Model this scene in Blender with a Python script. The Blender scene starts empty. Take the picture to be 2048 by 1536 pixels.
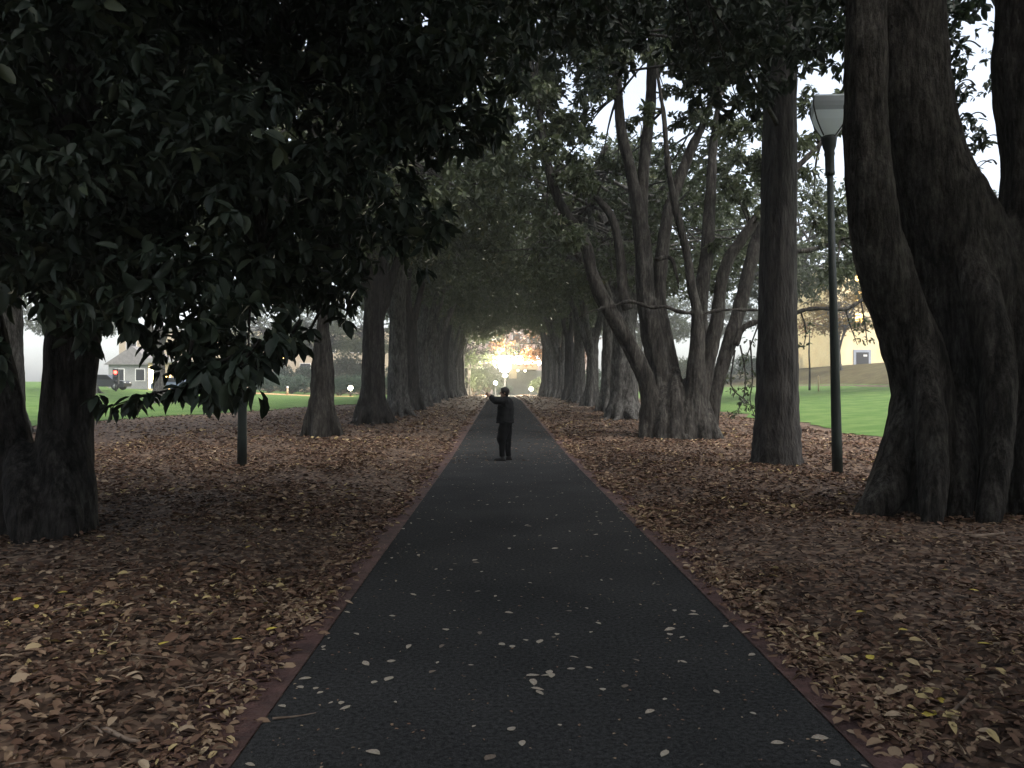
import bpy, math, random
import numpy as np
from mathutils import Vector, Matrix, Euler

random.seed(11)
rng = np.random.default_rng(11)
SC = bpy.context.scene
HAZE = 0.0014
COL = SC.collection
R = math.radians

# ------------------------------------------------------------------ camera
F = 1550.0                       # focal length in pixels of a 2048 wide frame
CAM = np.array([-0.22, 0.0, 1.65])
VPU, VPV = 1003.0, 778.0         # where the path's direction meets the horizon
yaw = math.atan((1024 - VPU) / F)
pitch = math.atan((VPV - 768) / F)
cd = bpy.data.cameras.new('camera')
cam = bpy.data.objects.new('camera', cd)
COL.objects.link(cam)
cd.sensor_width = 36.0
cd.lens = 36.0 * F / 2048.0
cd.clip_start = 0.05
cd.clip_end = 3000
cam.location = CAM
cam.rotation_euler = Euler((R(90) + pitch, 0, -yaw), 'XYZ')
SC.camera = cam
MC = np.array(cam.rotation_euler.to_matrix())


def P(u, v, d):
    """the world point d metres down the avenue that shows at (u, v) of the photograph"""
    r = MC @ np.array([(u - 1024) / F, -(v - 768) / F, -1.0])
    return CAM + r * (d / r[1])


def hgt(x, y):
    """height of the ground"""
    x = np.asarray(x, float); y = np.asarray(y, float)
    ax = np.abs(x)
    z = 0.70 * np.clip((y - 18) / 46, 0, 1)
    s = np.clip((ax - 1.78) / 1.0, 0, 1); s = s * s * (3 - 2 * s)
    z = z + 0.11 * s
    w = np.clip((ax - 2.0) / 1.5, 0, 1) * np.clip((14 - ax) / 6, 0.25, 1)
    z = z + w * (0.030 * np.sin(x * 1.7 + y * 0.9) + 0.022 * np.sin(x * 0.8 - y * 1.9 + 1) + 0.012 * np.sin(x * 4.1 + y * 3.3))
    z = z + np.clip(x - 11, 0, 17) * 0.068 + np.clip(x - 28, 0, 8) * 0.275 + np.clip(x - 36, 0, 200) * 0.004
    z = z + np.clip(-x - 21, 0, 40) * 0.045
    return z


def G(u, v):
    """the ground point that shows at (u, v)"""
    r = MC @ np.array([(u - 1024) / F, -(v - 768) / F, -1.0])
    t0 = 0
    for t in np.arange(1.5, 160, 0.05):
        p = CAM + r * t
        if p[2] <= hgt(p[0], p[1]):
            return p
    return CAM + r * 100


def H(x, y):
    return float(hgt(x, y))


# ------------------------------------------------------------------ materials
def new_mat(name):
    m = bpy.data.materials.new(name); m.use_nodes = True
    nt = m.node_tree
    return m, nt, nt.nodes['Principled BSDF']


def mat(name, c1, c2=None, scale=5.0, rough=0.8, bump=0.0, bscale=30.0, stretch=(1, 1, 1), emit=None, es=0.0, detail=6.0, spec=0.3, metal=0.0, lo=0.35, hi=0.65):
    m, nt, b = new_mat(name)
    N, L = nt.nodes, nt.links
    b.inputs['Roughness'].default_value = rough
    b.inputs['Specular IOR Level'].default_value = spec
    b.inputs['Metallic'].default_value = metal
    if c2 is None:
        b.inputs['Base Color'].default_value = (*c1, 1)
    else:
        tc = N.new('ShaderNodeTexCoord'); mp = N.new('ShaderNodeMapping')
        mp.inputs['Scale'].default_value = stretch
        nz = N.new('ShaderNodeTexNoise'); nz.inputs['Scale'].default_value = scale; nz.inputs['Detail'].default_value = detail
        cr = N.new('ShaderNodeValToRGB')
        cr.color_ramp.elements[0].position = lo; cr.color_ramp.elements[0].color = (*c1, 1)
        cr.color_ramp.elements[1].position = hi; cr.color_ramp.elements[1].color = (*c2, 1)
        L.new(tc.outputs['Object'], mp.inputs['Vector']); L.new(mp.outputs['Vector'], nz.inputs['Vector'])
        L.new(nz.outputs['Fac'], cr.inputs['Fac']); L.new(cr.outputs['Color'], b.inputs['Base Color'])
        if bump:
            n2 = N.new('ShaderNodeTexNoise'); n2.inputs['Scale'].default_value = bscale; n2.inputs['Detail'].default_value = 5
            bp = N.new('ShaderNodeBump'); bp.inputs['Strength'].default_value = bump; bp.inputs['Distance'].default_value = 0.05
            L.new(mp.outputs['Vector'], n2.inputs['Vector']); L.new(n2.outputs['Fac'], bp.inputs['Height'])
            L.new(bp.outputs['Normal'], b.inputs['Normal'])
    if emit is not None:
        b.inputs['Emission Color'].default_value = (*emit, 1)
        b.inputs['Emission Strength'].default_value = es
    return m


def leaf_mat(name, stops, rough=0.45, trans=0.25, spec=0.4):
    """colour varies leaf by leaf with the leaf's own random number"""
    m, nt, b = new_mat(name)
    N, L = nt.nodes, nt.links
    at = N.new('ShaderNodeAttribute'); at.attribute_name = 'rnd'
    cr = N.new('ShaderNodeValToRGB'); cr.color_ramp.interpolation = 'LINEAR'
    e = cr.color_ramp.elements
    e[0].position = stops[0][0]; e[0].color = (*stops[0][1], 1)
    e[1].position = stops[-1][0]; e[1].color = (*stops[-1][1], 1)
    for p, c in stops[1:-1]:
        k = e.new(p); k.color = (*c, 1)
    L.new(at.outputs['Fac'], cr.inputs['Fac'])
    L.new(cr.outputs['Color'], b.inputs['Base Color'])
    b.inputs['Roughness'].default_value = rough
    b.inputs['Specular IOR Level'].default_value = spec
    if trans > 0:
        tr = N.new('ShaderNodeBsdfTranslucent'); mx = N.new('ShaderNodeMixShader')
        mx.inputs['Fac'].default_value = trans
        L.new(cr.outputs['Color'], tr.inputs['Color'])
        L.new(b.outputs['BSDF'], mx.inputs[1]); L.new(tr.outputs['BSDF'], mx.inputs[2])
        L.new(mx.outputs['Shader'], N['Material Output'].inputs['Surface'])
    return m


def bark_mat(name, dark, mid, pale, lichen, bump=0.9, wr=.14):
    """streaks along the stem, blotches of lichen, fine cross wrinkles"""
    m, nt, b = new_mat(name)
    N, L = nt.nodes, nt.links
    tc = N.new('ShaderNodeTexCoord')
    def noise(scale, st=(1, 1, 1), detail=8, rough=.6):
        mp = N.new('ShaderNodeMapping'); mp.inputs['Scale'].default_value = st
        n = N.new('ShaderNodeTexNoise'); n.inputs['Scale'].default_value = scale; n.inputs['Detail'].default_value = detail; n.inputs['Roughness'].default_value = rough
        L.new(tc.outputs['Object'], mp.inputs['Vector']); L.new(mp.outputs['Vector'], n.inputs['Vector'])
        return n.outputs['Fac']
    streak = noise(8, (1, 1, .15), 12, .72); blot = noise(1.3, (1, 1, .6), 9, .7); fine = noise(34, (1, 1, .5), 4); wrk = noise(6, (.6, .6, 1.8), 6)
    cr = N.new('ShaderNodeValToRGB'); e = cr.color_ramp.elements
    e[0].position = .38; e[0].color = (*[q * .6 for q in dark], 1); e[1].position = .66; e[1].color = (*pale, 1)
    k = e.new(.48); k.color = (*mid, 1)
    L.new(streak, cr.inputs['Fac'])
    mk = N.new('ShaderNodeValToRGB'); e = mk.color_ramp.elements; e[0].position = .54; e[0].color = (0, 0, 0, 1); e[1].position = .68; e[1].color = (.75, .75, .75, 1)
    L.new(blot, mk.inputs['Fac'])
    mx = N.new('ShaderNodeMixRGB'); mx.inputs[2].default_value = (*lichen, 1)
    L.new(mk.outputs['Color'], mx.inputs['Fac']); L.new(cr.outputs['Color'], mx.inputs[1])
    crk = noise(20, (1, 1, .22), 8, .7)
    fr = N.new('ShaderNodeValToRGB'); e = fr.color_ramp.elements
    e[0].position = .40; e[0].color = (.38, .37, .36, 1); e[1].position = .62; e[1].color = (1.35, 1.35, 1.33, 1)
    L.new(crk, fr.inputs['Fac'])
    mm = N.new('ShaderNodeMixRGB'); mm.blend_type = 'MULTIPLY'; mm.inputs['Fac'].default_value = 1
    L.new(mx.outputs['Color'], mm.inputs[1]); L.new(fr.outputs['Color'], mm.inputs[2])
    L.new(mm.outputs['Color'], b.inputs['Base Color'])
    b.inputs['Roughness'].default_value = .92; b.inputs['Specular IOR Level'].default_value = .15
    a1 = N.new('ShaderNodeMath'); a1.operation = 'MULTIPLY_ADD'; a1.inputs[1].default_value = .5 * wr
    a2 = N.new('ShaderNodeMath'); a2.operation = 'MULTIPLY_ADD'; a2.inputs[1].default_value = .35
    L.new(wrk, a1.inputs[0]); L.new(streak, a1.inputs[2]); L.new(fine, a2.inputs[0]); L.new(a1.outputs[0], a2.inputs[2])
    bp = N.new('ShaderNodeBump'); bp.inputs['Strength'].default_value = bump; bp.inputs['Distance'].default_value = .09
    L.new(a2.outputs[0], bp.inputs['Height']); L.new(bp.outputs['Normal'], b.inputs['Normal'])
    return m


def litter_ground_mat():
    m, nt, b = new_mat('leaf_litter')
    N, L = nt.nodes, nt.links
    tc = N.new('ShaderNodeTexCoord')
    vo = N.new('ShaderNodeTexVoronoi'); vo.inputs['Scale'].default_value = 20; vo.inputs['Randomness'].default_value = 1
    nz = N.new('ShaderNodeTexNoise'); nz.inputs['Scale'].default_value = 3; nz.inputs['Detail'].default_value = 8
    mp = N.new('ShaderNodeMixRGB'); mp.blend_type = 'ADD'; mp.inputs['Fac'].default_value = 0.15
    L.new(tc.outputs['Object'], nz.inputs['Vector'])
    L.new(tc.outputs['Object'], mp.inputs[1]); L.new(nz.outputs['Color'], mp.inputs[2]); L.new(mp.outputs['Color'], vo.inputs['Vector'])
    sp = N.new('ShaderNodeSeparateColor'); L.new(vo.outputs['Color'], sp.inputs['Color'])
    cr = N.new('ShaderNodeValToRGB'); e = cr.color_ramp.elements
    e[0].position = 0; e[0].color = (0.030, 0.020, 0.014, 1)
    e[1].position = 1; e[1].color = (0.28, 0.205, 0.14, 1)
    for p, c in ((0.35, (0.080, 0.052, 0.036, 1)), (0.75, (0.155, 0.104, 0.072, 1))):
        k = e.new(p); k.color = c
    L.new(sp.outputs['Red'], cr.inputs['Fac'])
    L.new(cr.outputs['Color'], b.inputs['Base Color'])
    b.inputs['Roughness'].default_value = 0.9; b.inputs['Specular IOR Level'].default_value = 0.2
    bp = N.new('ShaderNodeBump'); bp.inputs['Strength'].default_value = 0.7; bp.inputs['Distance'].default_value = 0.03
    L.new(sp.outputs['Green'], bp.inputs['Height']); L.new(bp.outputs['Normal'], b.inputs['Normal'])
    return m


def asphalt_mat():
    m, nt, b = new_mat('asphalt')
    N, L = nt.nodes, nt.links
    tc = N.new('ShaderNodeTexCoord')
    n1 = N.new('ShaderNodeTexNoise'); n1.inputs['Scale'].default_value = 180; n1.inputs['Detail'].default_value = 2
    n2 = N.new('ShaderNodeTexNoise'); n2.inputs['Scale'].default_value = 0.9; n2.inputs['Detail'].default_value = 7
    c1 = N.new('ShaderNodeValToRGB'); e = c1.color_ramp.elements
    e[0].position = .35; e[0].color = (0.025, 0.0257, 0.0256, 1); e[1].position = .7; e[1].color = (0.067, 0.0685, 0.068, 1)
    c2 = N.new('ShaderNodeValToRGB'); e = c2.color_ramp.elements
    e[0].position = .3; e[0].color = (0.78, 0.78, 0.78, 1); e[1].position = .72; e[1].color = (1.12, 1.11, 1.10, 1)
    mx = N.new('ShaderNodeMixRGB'); mx.blend_type = 'MULTIPLY'; mx.inputs['Fac'].default_value = 1
    for n in (n1, n2):
        L.new(tc.outputs['Object'], n.inputs['Vector'])
    L.new(n1.outputs['Fac'], c1.inputs['Fac']); L.new(n2.outputs['Fac'], c2.inputs['Fac'])
    L.new(c1.outputs['Color'], mx.inputs[1]); L.new(c2.outputs['Color'], mx.inputs[2])
    L.new(mx.outputs['Color'], b.inputs['Base Color'])
    b.inputs['Roughness'].default_value = 1.0; b.inputs['Specular IOR Level'].default_value = 0.0
    n3 = N.new('ShaderNodeTexNoise'); n3.inputs['Scale'].default_value = 38; n3.inputs['Detail'].default_value = 5; n3.inputs['Roughness'].default_value = .7
    L.new(tc.outputs['Object'], n3.inputs['Vector'])
    c3 = N.new('ShaderNodeValToRGB'); e = c3.color_ramp.elements
    e[0].position = .3; e[0].color = (.4, .4, .4, 1); e[1].position = .75; e[1].color = (1.75, 1.75, 1.72, 1)
    m3 = N.new('ShaderNodeMixRGB'); m3.blend_type = 'MULTIPLY'; m3.inputs['Fac'].default_value = 1
    L.new(n3.outputs['Fac'], c3.inputs['Fac']); L.new(mx.outputs['Color'], m3.inputs[1]); L.new(c3.outputs['Color'], m3.inputs[2]); L.new(m3.outputs['Color'], b.inputs['Base Color'])
    bp = N.new('ShaderNodeBump'); bp.inputs['Strength'].default_value = 0.5; bp.inputs['Distance'].default_value = 0.006
    L.new(n1.outputs['Fac'], bp.inputs['Height']); L.new(bp.outputs['Normal'], b.inputs['Normal'])
    return m


M = {}
M['litter'] = litter_ground_mat()
M['asphalt'] = asphalt_mat()
M['edging'] = mat('red_edging', (0.050, 0.028, 0.025), (0.120, 0.066, 0.056), 5, 0.9, 0.5, 40, detail=12)
M['lawn'] = mat('lawn_grass', (0.064, 0.130, 0.030), (0.120, 0.185, 0.055), 1.1, 0.9, 0.6, 25, detail=12, spec=0.1)
M['bank'] = mat('bank_soil', (0.070, 0.055, 0.028), (0.105, 0.095, 0.045), 1.2, 0.95, 0.6, 20, detail=12, spec=0.1)
M['lamplit_sand'] = mat('sand_path', (0.42, 0.25, 0.11), (0.52, 0.33, 0.16), 2, 0.9, 0.2, 40)  # warm lamplight on the strip is put into the sand colour
M['bark'] = bark_mat('fig_bark', (0.034, 0.032, 0.029), (0.080, 0.077, 0.071), (0.150, 0.145, 0.135), (0.17, 0.17, 0.155))
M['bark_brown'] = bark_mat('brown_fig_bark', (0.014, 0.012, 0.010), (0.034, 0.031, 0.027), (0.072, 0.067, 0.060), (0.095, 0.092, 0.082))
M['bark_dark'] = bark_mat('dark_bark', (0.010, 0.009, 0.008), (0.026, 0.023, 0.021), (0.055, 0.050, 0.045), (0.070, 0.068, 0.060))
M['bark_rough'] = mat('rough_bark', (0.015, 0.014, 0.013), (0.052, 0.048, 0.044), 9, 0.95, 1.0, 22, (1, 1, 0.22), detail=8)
M['leaf'] = leaf_mat('fig_leaf', [(0, (0.040, 0.054, 0.026)), (0.6, (0.072, 0.090, 0.046)), (0.92, (0.105, 0.120, 0.062)), (1, (0.16, 0.15, 0.07))], trans=.38)
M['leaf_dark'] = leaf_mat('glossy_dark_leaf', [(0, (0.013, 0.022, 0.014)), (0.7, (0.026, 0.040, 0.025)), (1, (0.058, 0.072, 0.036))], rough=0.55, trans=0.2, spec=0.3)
M['leaf_bush'] = leaf_mat('shrub_leaf', [(0, (0.030, 0.060, 0.034)), (0.7, (0.055, 0.095, 0.055)), (1, (0.09, 0.13, 0.075))])
M['leaf_autumn'] = leaf_mat('autumn_leaf', [(0, (0.13, 0.060, 0.030)), (0.6, (0.22, 0.11, 0.055)), (1, (0.25, 0.16, 0.08))], trans=0.4)
M['leaf_yellow'] = leaf_mat('yellowing_leaf', [(0, (0.09, 0.060, 0.012)), (0.6, (0.20, 0.13, 0.02)), (1, (0.30, 0.20, 0.04))], trans=0.45)
M['fallen'] = leaf_mat('fallen_leaf_mix', [(0, (0.042, 0.026, 0.018)), (0.30, (0.104, 0.059, 0.039)), (0.66, (0.172, 0.104, 0.069)), (0.88, (0.29, 0.205, 0.13)), (0.97, (0.40, 0.31, 0.21)), (1, (0.46, 0.36, 0.17))], rough=0.8, trans=0.0, spec=0.15)
M['pale_leaf'] = mat('pale_dry_leaf', (0.27, 0.225, 0.165), (0.46, 0.41, 0.33), 14, 0.8)
M['brown_leaf'] = mat('brown_dry_leaf', (0.12, 0.09, 0.065), (0.22, 0.18, 0.14), 14, 0.8)
M['yellow_leaf'] = mat('fresh_yellow_leaf', (0.46, 0.36, 0.05), (0.62, 0.50, 0.10), 12, 0.7)
M['twig'] = mat('twig_wood', (0.14, 0.10, 0.07), (0.26, 0.20, 0.15), 12, 0.9)
M['green_paint'] = mat('dark_green_paint', (0.006, 0.011, 0.009), (0.011, 0.017, 0.014), 6, 0.6)
M['dark_metal'] = mat('dark_metal', (0.03, 0.03, 0.032), (0.045, 0.045, 0.048), 6, 0.5)
M['cloth_dark'] = mat('dark_jacket_cloth', (0.009, 0.0095, 0.010), (0.018, 0.0185, 0.019), 12, 0.95, 0.4, 60, spec=0.1)
M['trouser'] = mat('black_trouser_cloth', (0.004, 0.004, 0.0045), (0.007, 0.007, 0.0075), 12, 0.95, spec=0.1)
M['shoe'] = mat('dark_shoe', (0.012, 0.011, 0.011), (0.02, 0.02, 0.02), 12, 0.6)
M['skin'] = mat('skin', (0.24, 0.15, 0.11), (0.30, 0.19, 0.14), 8, 0.7)
M['hair'] = mat('dark_hair', (0.012, 0.010, 0.009), (0.022, 0.018, 0.016), 40, 0.6)
M['glassdark'] = mat('dark_glass', (0.02, 0.022, 0.026), None, rough=0.15, spec=0.6)
M['pinkwall'] = mat('pink_render', (0.30, 0.225, 0.20), (0.36, 0.27, 0.24), 0.6, 0.9)
M['creamwall'] = mat('cream_render', (0.36, 0.30, 0.21), (0.42, 0.35, 0.25), 0.6, 0.9)
M['yellowlit_wall'] = mat('yellowlit_render', (0.72, 0.58, 0.32), (0.80, 0.68, 0.42), 0.5, 0.9)  # yellow light on the cream facade is put into the wall colour
M['whitewall'] = mat('white_render', (0.78, 0.76, 0.72), (0.82, 0.80, 0.76), 0.5, 0.9)
M['greywall'] = mat('grey_concrete', (0.22, 0.22, 0.21), (0.30, 0.30, 0.29), 0.8, 0.9)
M['bluewall'] = mat('blue_grey_concrete', (0.26, 0.29, 0.33), (0.32, 0.35, 0.39), 0.8, 0.8)
M['darkwall'] = mat('dark_concrete', (0.085, 0.09, 0.08), (0.12, 0.125, 0.11), 0.8, 0.9)
M['beige'] = mat('beige_fascia', (0.42, 0.33, 0.20), (0.48, 0.38, 0.24), 0.8, 0.8)
M['roof'] = mat('slate_roof', (0.16, 0.15, 0.15), (0.22, 0.21, 0.20), 3, 0.8)
M['lit_white'] = mat('lit_white_panel', (0.8, 0.8, 0.76), emit=(1.0, 0.93, 0.80), es=6.0)
M['lit_lamp'] = mat('lit_lamp_glass', (0.8, 0.8, 0.76), emit=(1.0, 0.92, 0.70), es=14.0)
M['lit_globe'] = mat('lit_globe_glass', (0.8, 0.8, 0.76), emit=(1.0, 0.93, 0.66), es=14.0)
M['lit_yellow'] = mat('lit_yellow_window', (0.8, 0.75, 0.5), emit=(1.0, 0.86, 0.42), es=3.0)
M['lit_orange'] = mat('lit_orange_window', (0.8, 0.6, 0.3), emit=(1.0, 0.55, 0.14), es=2.2)
M['lit_red'] = mat('lit_red_signal', (0.8, 0.05, 0.03), emit=(1.0, 0.03, 0.02), es=5.0)
M['tyre'] = mat('tyre_rubber', (0.015, 0.015, 0.015), None, rough=0.9)
M['carpaint_blue'] = mat('blue_grey_car_paint', (0.10, 0.13, 0.18), None, rough=0.3, spec=0.5)
M['carpaint_dark'] = mat('charcoal_car_paint', (0.035, 0.036, 0.04), None, rough=0.3, spec=0.5)


def frosted(name, c, f):
    m, nt, b = new_mat(name)
    N, L = nt.nodes, nt.links
    b.inputs['Base Color'].default_value = (*c, 1); b.inputs['Roughness'].default_value = 0.4
    tr = N.new('ShaderNodeBsdfTranslucent'); tr.inputs['Color'].default_value = (*c, 1)
    mx = N.new('ShaderNodeMixShader'); mx.inputs['Fac'].default_value = f
    L.new(b.outputs['BSDF'], mx.inputs[1]); L.new(tr.outputs['BSDF'], mx.inputs[2])
    L.new(mx.outputs['Shader'], N['Material Output'].inputs['Surface'])
    return m


M['frosted'] = frosted('frosted_lantern_glass', (.86, .90, .92), .6)
M['frosted_grey'] = frosted('grey_lantern_glass', (.42, .44, .45), .5)


# ------------------------------------------------------------------ objects
def tag(o, label=None, cat=None, group=None, kind=None):
    if label: o['label'] = label
    if cat: o['category'] = cat
    if group: o['group'] = group
    if kind: o['kind'] = kind
    return o


def link(name, me, parent=None, loc=None):
    o = bpy.data.objects.new(name, me)
    COL.objects.link(o)
    if parent is not None: o.parent = parent
    if loc is not None: o.location = loc
    return o


def empty(name, loc, rz=0.0):
    o = bpy.data.objects.new(name, None)
    COL.objects.link(o)
    o.location = [float(c) for c in loc]; o.rotation_euler = (0, 0, rz)
    o.empty_display_size = 0.2
    return o


def copy_tree(o, parent=None):
    c = o.copy(); COL.objects.link(c)
    if parent is not None: c.parent = parent
    for ch in list(o.children):
        copy_tree(ch, c)
    return c


def catmull(pts, rad, m):
    pts = np.asarray(pts, float); rad = np.asarray(rad, float)
    if len(pts) < 3 or m < 2:
        return pts, rad
    a = np.vstack([2 * pts[0] - pts[1], pts, 2 * pts[-1] - pts[-2]])
    ra = np.concatenate([[rad[0]], rad, [rad[-1]]])
    out, ro = [], []
    for i in range(1, len(a) - 2):
        for k in range(m):
            t = k / m
            p0, p1, p2, p3 = a[i - 1], a[i], a[i + 1], a[i + 2]
            out.append(0.5 * (2 * p1 + (p2 - p0) * t + (2 * p0 - 5 * p1 + 4 * p2 - p3) * t * t + (3 * p1 - p0 - 3 * p2 + p3) * t ** 3))
            ro.append(ra[i] * (1 - t) + ra[i + 1] * t)
    out.append(pts[-1]); ro.append(rad[-1])
    return np.array(out), np.array(ro)


class MB:
    """gathers shapes that make one mesh"""
    def __init__(s):
        s.V, s.F, s.n = [], [], 0

    def add(s, v, f):
        v = np.asarray(v, float)
        s.V.append(v); s.F.extend([tuple(i + s.n for i in q) for q in f]); s.n += len(v)

    def tube(s, pts, rad, n=10, m=4, flute=0.0, k=5, ph=0.0, wob=0.0):
        pts, rad = catmull(pts, rad, m)
        tg = np.gradient(pts, axis=0); tg /= np.linalg.norm(tg, axis=1)[:, None] + 1e-9
        ref = np.array([1.0, 0.13, 0.07]) if abs(tg[0][0]) < 0.8 else np.array([0.1, 1.0, 0.1])
        a = np.cross(tg[0], ref); a /= np.linalg.norm(a)
        th = np.linspace(0, 2 * np.pi, n, endpoint=False)
        rings = []
        for i in range(len(pts)):
            a = a - tg[i] * np.dot(a, tg[i]); a /= np.linalg.norm(a) + 1e-9
            b = np.cross(tg[i], a)
            r = rad[i] * (1 + flute * np.cos(k * th + ph) + flute * 0.5 * np.cos((k + 2) * th + 2.1 * ph))
            if wob: r = r * (1 + wob * math.sin(i * 1.7 + ph) + wob * 0.6 * np.cos(2 * th + i * 0.9))
            rings.append(pts[i] + np.outer(np.cos(th) * r, a) + np.outer(np.sin(th) * r, b))
        v = np.vstack(rings + [pts[:1], pts[-1:]])
        f = []
        L_ = len(pts)
        for i in range(L_ - 1):
            for j in range(n):
                j2 = (j + 1) % n
                f.append((i * n + j, i * n + j2, (i + 1) * n + j2, (i + 1) * n + j))
        c0, c1 = L_ * n, L_ * n + 1
        for j in range(n):
            j2 = (j + 1) % n
            f.append((c0, j2, j)); f.append((c1, (L_ - 1) * n + j, (L_ - 1) * n + j2))
        s.add(v, f); return s

    def box(s, lo, hi):
        x0, y0, z0 = lo; x1, y1, z1 = hi
        v = [(x0, y0, z0), (x1, y0, z0), (x1, y1, z0), (x0, y1, z0), (x0, y0, z1), (x1, y0, z1), (x1, y1, z1), (x0, y1, z1)]
        s.add(v, [(0, 3, 2, 1), (4, 5, 6, 7), (0, 1, 5, 4), (1, 2, 6, 5), (2, 3, 7, 6), (3, 0, 4, 7)]); return s

    def ball(s, c, r, nu=14, nv=9, squash=(1, 1, 1)):
        c = np.asarray(c, float)
        v = [c + np.array([0, 0, -r * squash[2]])]
        for i in range(1, nv):
            p = -np.pi / 2 + np.pi * i / nv
            for j in range(nu):
                t = 2 * np.pi * j / nu
                v.append(c + r * np.array([squash[0] * np.cos(p) * np.cos(t), squash[1] * np.cos(p) * np.sin(t), squash[2] * np.sin(p)]))
        v.append(c + np.array([0, 0, r * squash[2]]))
        f = []
        for j in range(nu):
            f.append((0, 1 + (j + 1) % nu, 1 + j))
        for i in range(nv - 2):
            for j in range(nu):
                a, b = 1 + i * nu + j, 1 + i * nu + (j + 1) % nu
                f.append((a, b, b + nu, a + nu))
        e = len(v) - 1; o = 1 + (nv - 2) * nu
        for j in range(nu):
            f.append((e, o + j, o + (j + 1) % nu))
        s.add(v, f); return s

    def lathe(s, prof, c=(0, 0, 0), n=16, rot=0.0, caps=True):
        """prof: (radius, z) pairs from bottom to top"""
        v, f = [], []
        for r, z in prof:
            for j in range(n):
                t = 2 * np.pi * j / n + rot
                v.append((c[0] + r * math.cos(t), c[1] + r * math.sin(t), c[2] + z))
        L_ = len(prof)
        for i in range(L_ - 1):
            for j in range(n):
                j2 = (j + 1) % n
                f.append((i * n + j, i * n + j2, (i + 1) * n + j2, (i + 1) * n + j))
        if caps: f.append(tuple(reversed(range(n)))); f.append(tuple((L_ - 1) * n + j for j in range(n)))
        s.add(v, f); return s

    def prism(s, poly, y0, y1):
        """poly in x, z drawn out along y"""
        n = len(poly)
        v = [(x, y0, z) for x, z in poly] + [(x, y1, z) for x, z in poly]
        f = [tuple(range(n)), tuple(reversed(range(n, 2 * n)))]
        for j in range(n):
            j2 = (j + 1) % n
            f.append((j2, j, j + n, j2 + n))
        s.add(v, f); return s

    def mesh(s, name, m, smooth=True, origin=None):
        v = np.vstack(s.V)
        if origin is not None: v = v - np.asarray(origin)
        me = bpy.data.meshes.new(name)
        me.from_pydata([tuple(map(float, p)) for p in v], [], s.F)
        me.materials.append(m)
        if smooth: me.polygons.foreach_set('use_smooth', [True] * len(me.polygons))
        me.update()
        return me

    def build(s, name, m, parent=None, smooth=True, origin=None):
        return link(name, s.mesh(name, m, smooth, origin), parent)

    def fused(s, voxel, smooth=6, rough=0.0):
        """the gathered shapes grown together into one skin"""
        me = s.mesh('tmp', M['bark'])
        o = link('tmp', me)
        md = o.modifiers.new('r', 'REMESH'); md.mode = 'VOXEL'; md.voxel_size = voxel
        if smooth:
            ms = o.modifiers.new('s', 'SMOOTH'); ms.factor = 0.5; ms.iterations = smooth
        bpy.context.view_layer.update()
        dg = bpy.context.evaluated_depsgraph_get()
        ev = o.evaluated_get(dg)
        m2 = ev.to_mesh()
        n = len(m2.vertices)
        v = np.empty(n * 3); m2.vertices.foreach_get('co', v); v = v.reshape(-1, 3).copy()
        f = [tuple(p.vertices) for p in m2.polygons]
        if rough:
            nn = np.empty(n * 3); m2.vertices.foreach_get('normal', nn); nn = nn.reshape(-1, 3)
            from mathutils import noise as mn
            h = np.array([mn.noise((p[0] * 5, p[1] * 5, p[2] * .9)) + .6 * mn.noise((p[0] * 2.2 + 9, p[1] * 2.2, p[2] * 2.6)) + .45 * mn.noise((p[0] * 13, p[1] * 13, p[2] * 4)) for p in v])
            v = v + nn * (h * rough)[:, None]
        ev.to_mesh_clear()
        bpy.data.objects.remove(o); bpy.data.meshes.remove(me)
        r = MB(); r.add(v, f)
        return r


# ------------------------------------------------------------------ leaves
def T_HI(fold=0.28, curl=0.22):
    st = [(0, 0), (.2, .36), (.48, .5), (.78, .34), (1, 0)]
    mid = [(t, 0, -curl * t * t) for t, w in st]
    lf = [(t, w, -curl * t * t + fold * w) for t, w in st[1:4]]
    rt = [(t, -w, -curl * t * t + fold * w) for t, w in st[1:4]]
    v = np.array(mid + lf + rt)
    f = [(0, 1, 5), (1, 2, 6, 5), (2, 3, 7, 6), (3, 4, 7), (0, 8, 1), (1, 8, 9, 2), (2, 9, 10, 3), (3, 10, 4)]
    return v, f


def T_MID(fold=0.25):
    v = np.array([(0, 0, 0), (1, 0, -.12), (.3, .42, .42 * fold), (.72, .40, .40 * fold - .06), (.3, -.42, .42 * fold), (.72, -.40, .40 * fold - .06)])
    return v, [(0, 1, 3, 2), (0, 4, 5, 1)]


def nrm(a):
    return a / (np.linalg.norm(a, axis=1)[:, None] + 1e-9)


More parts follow.
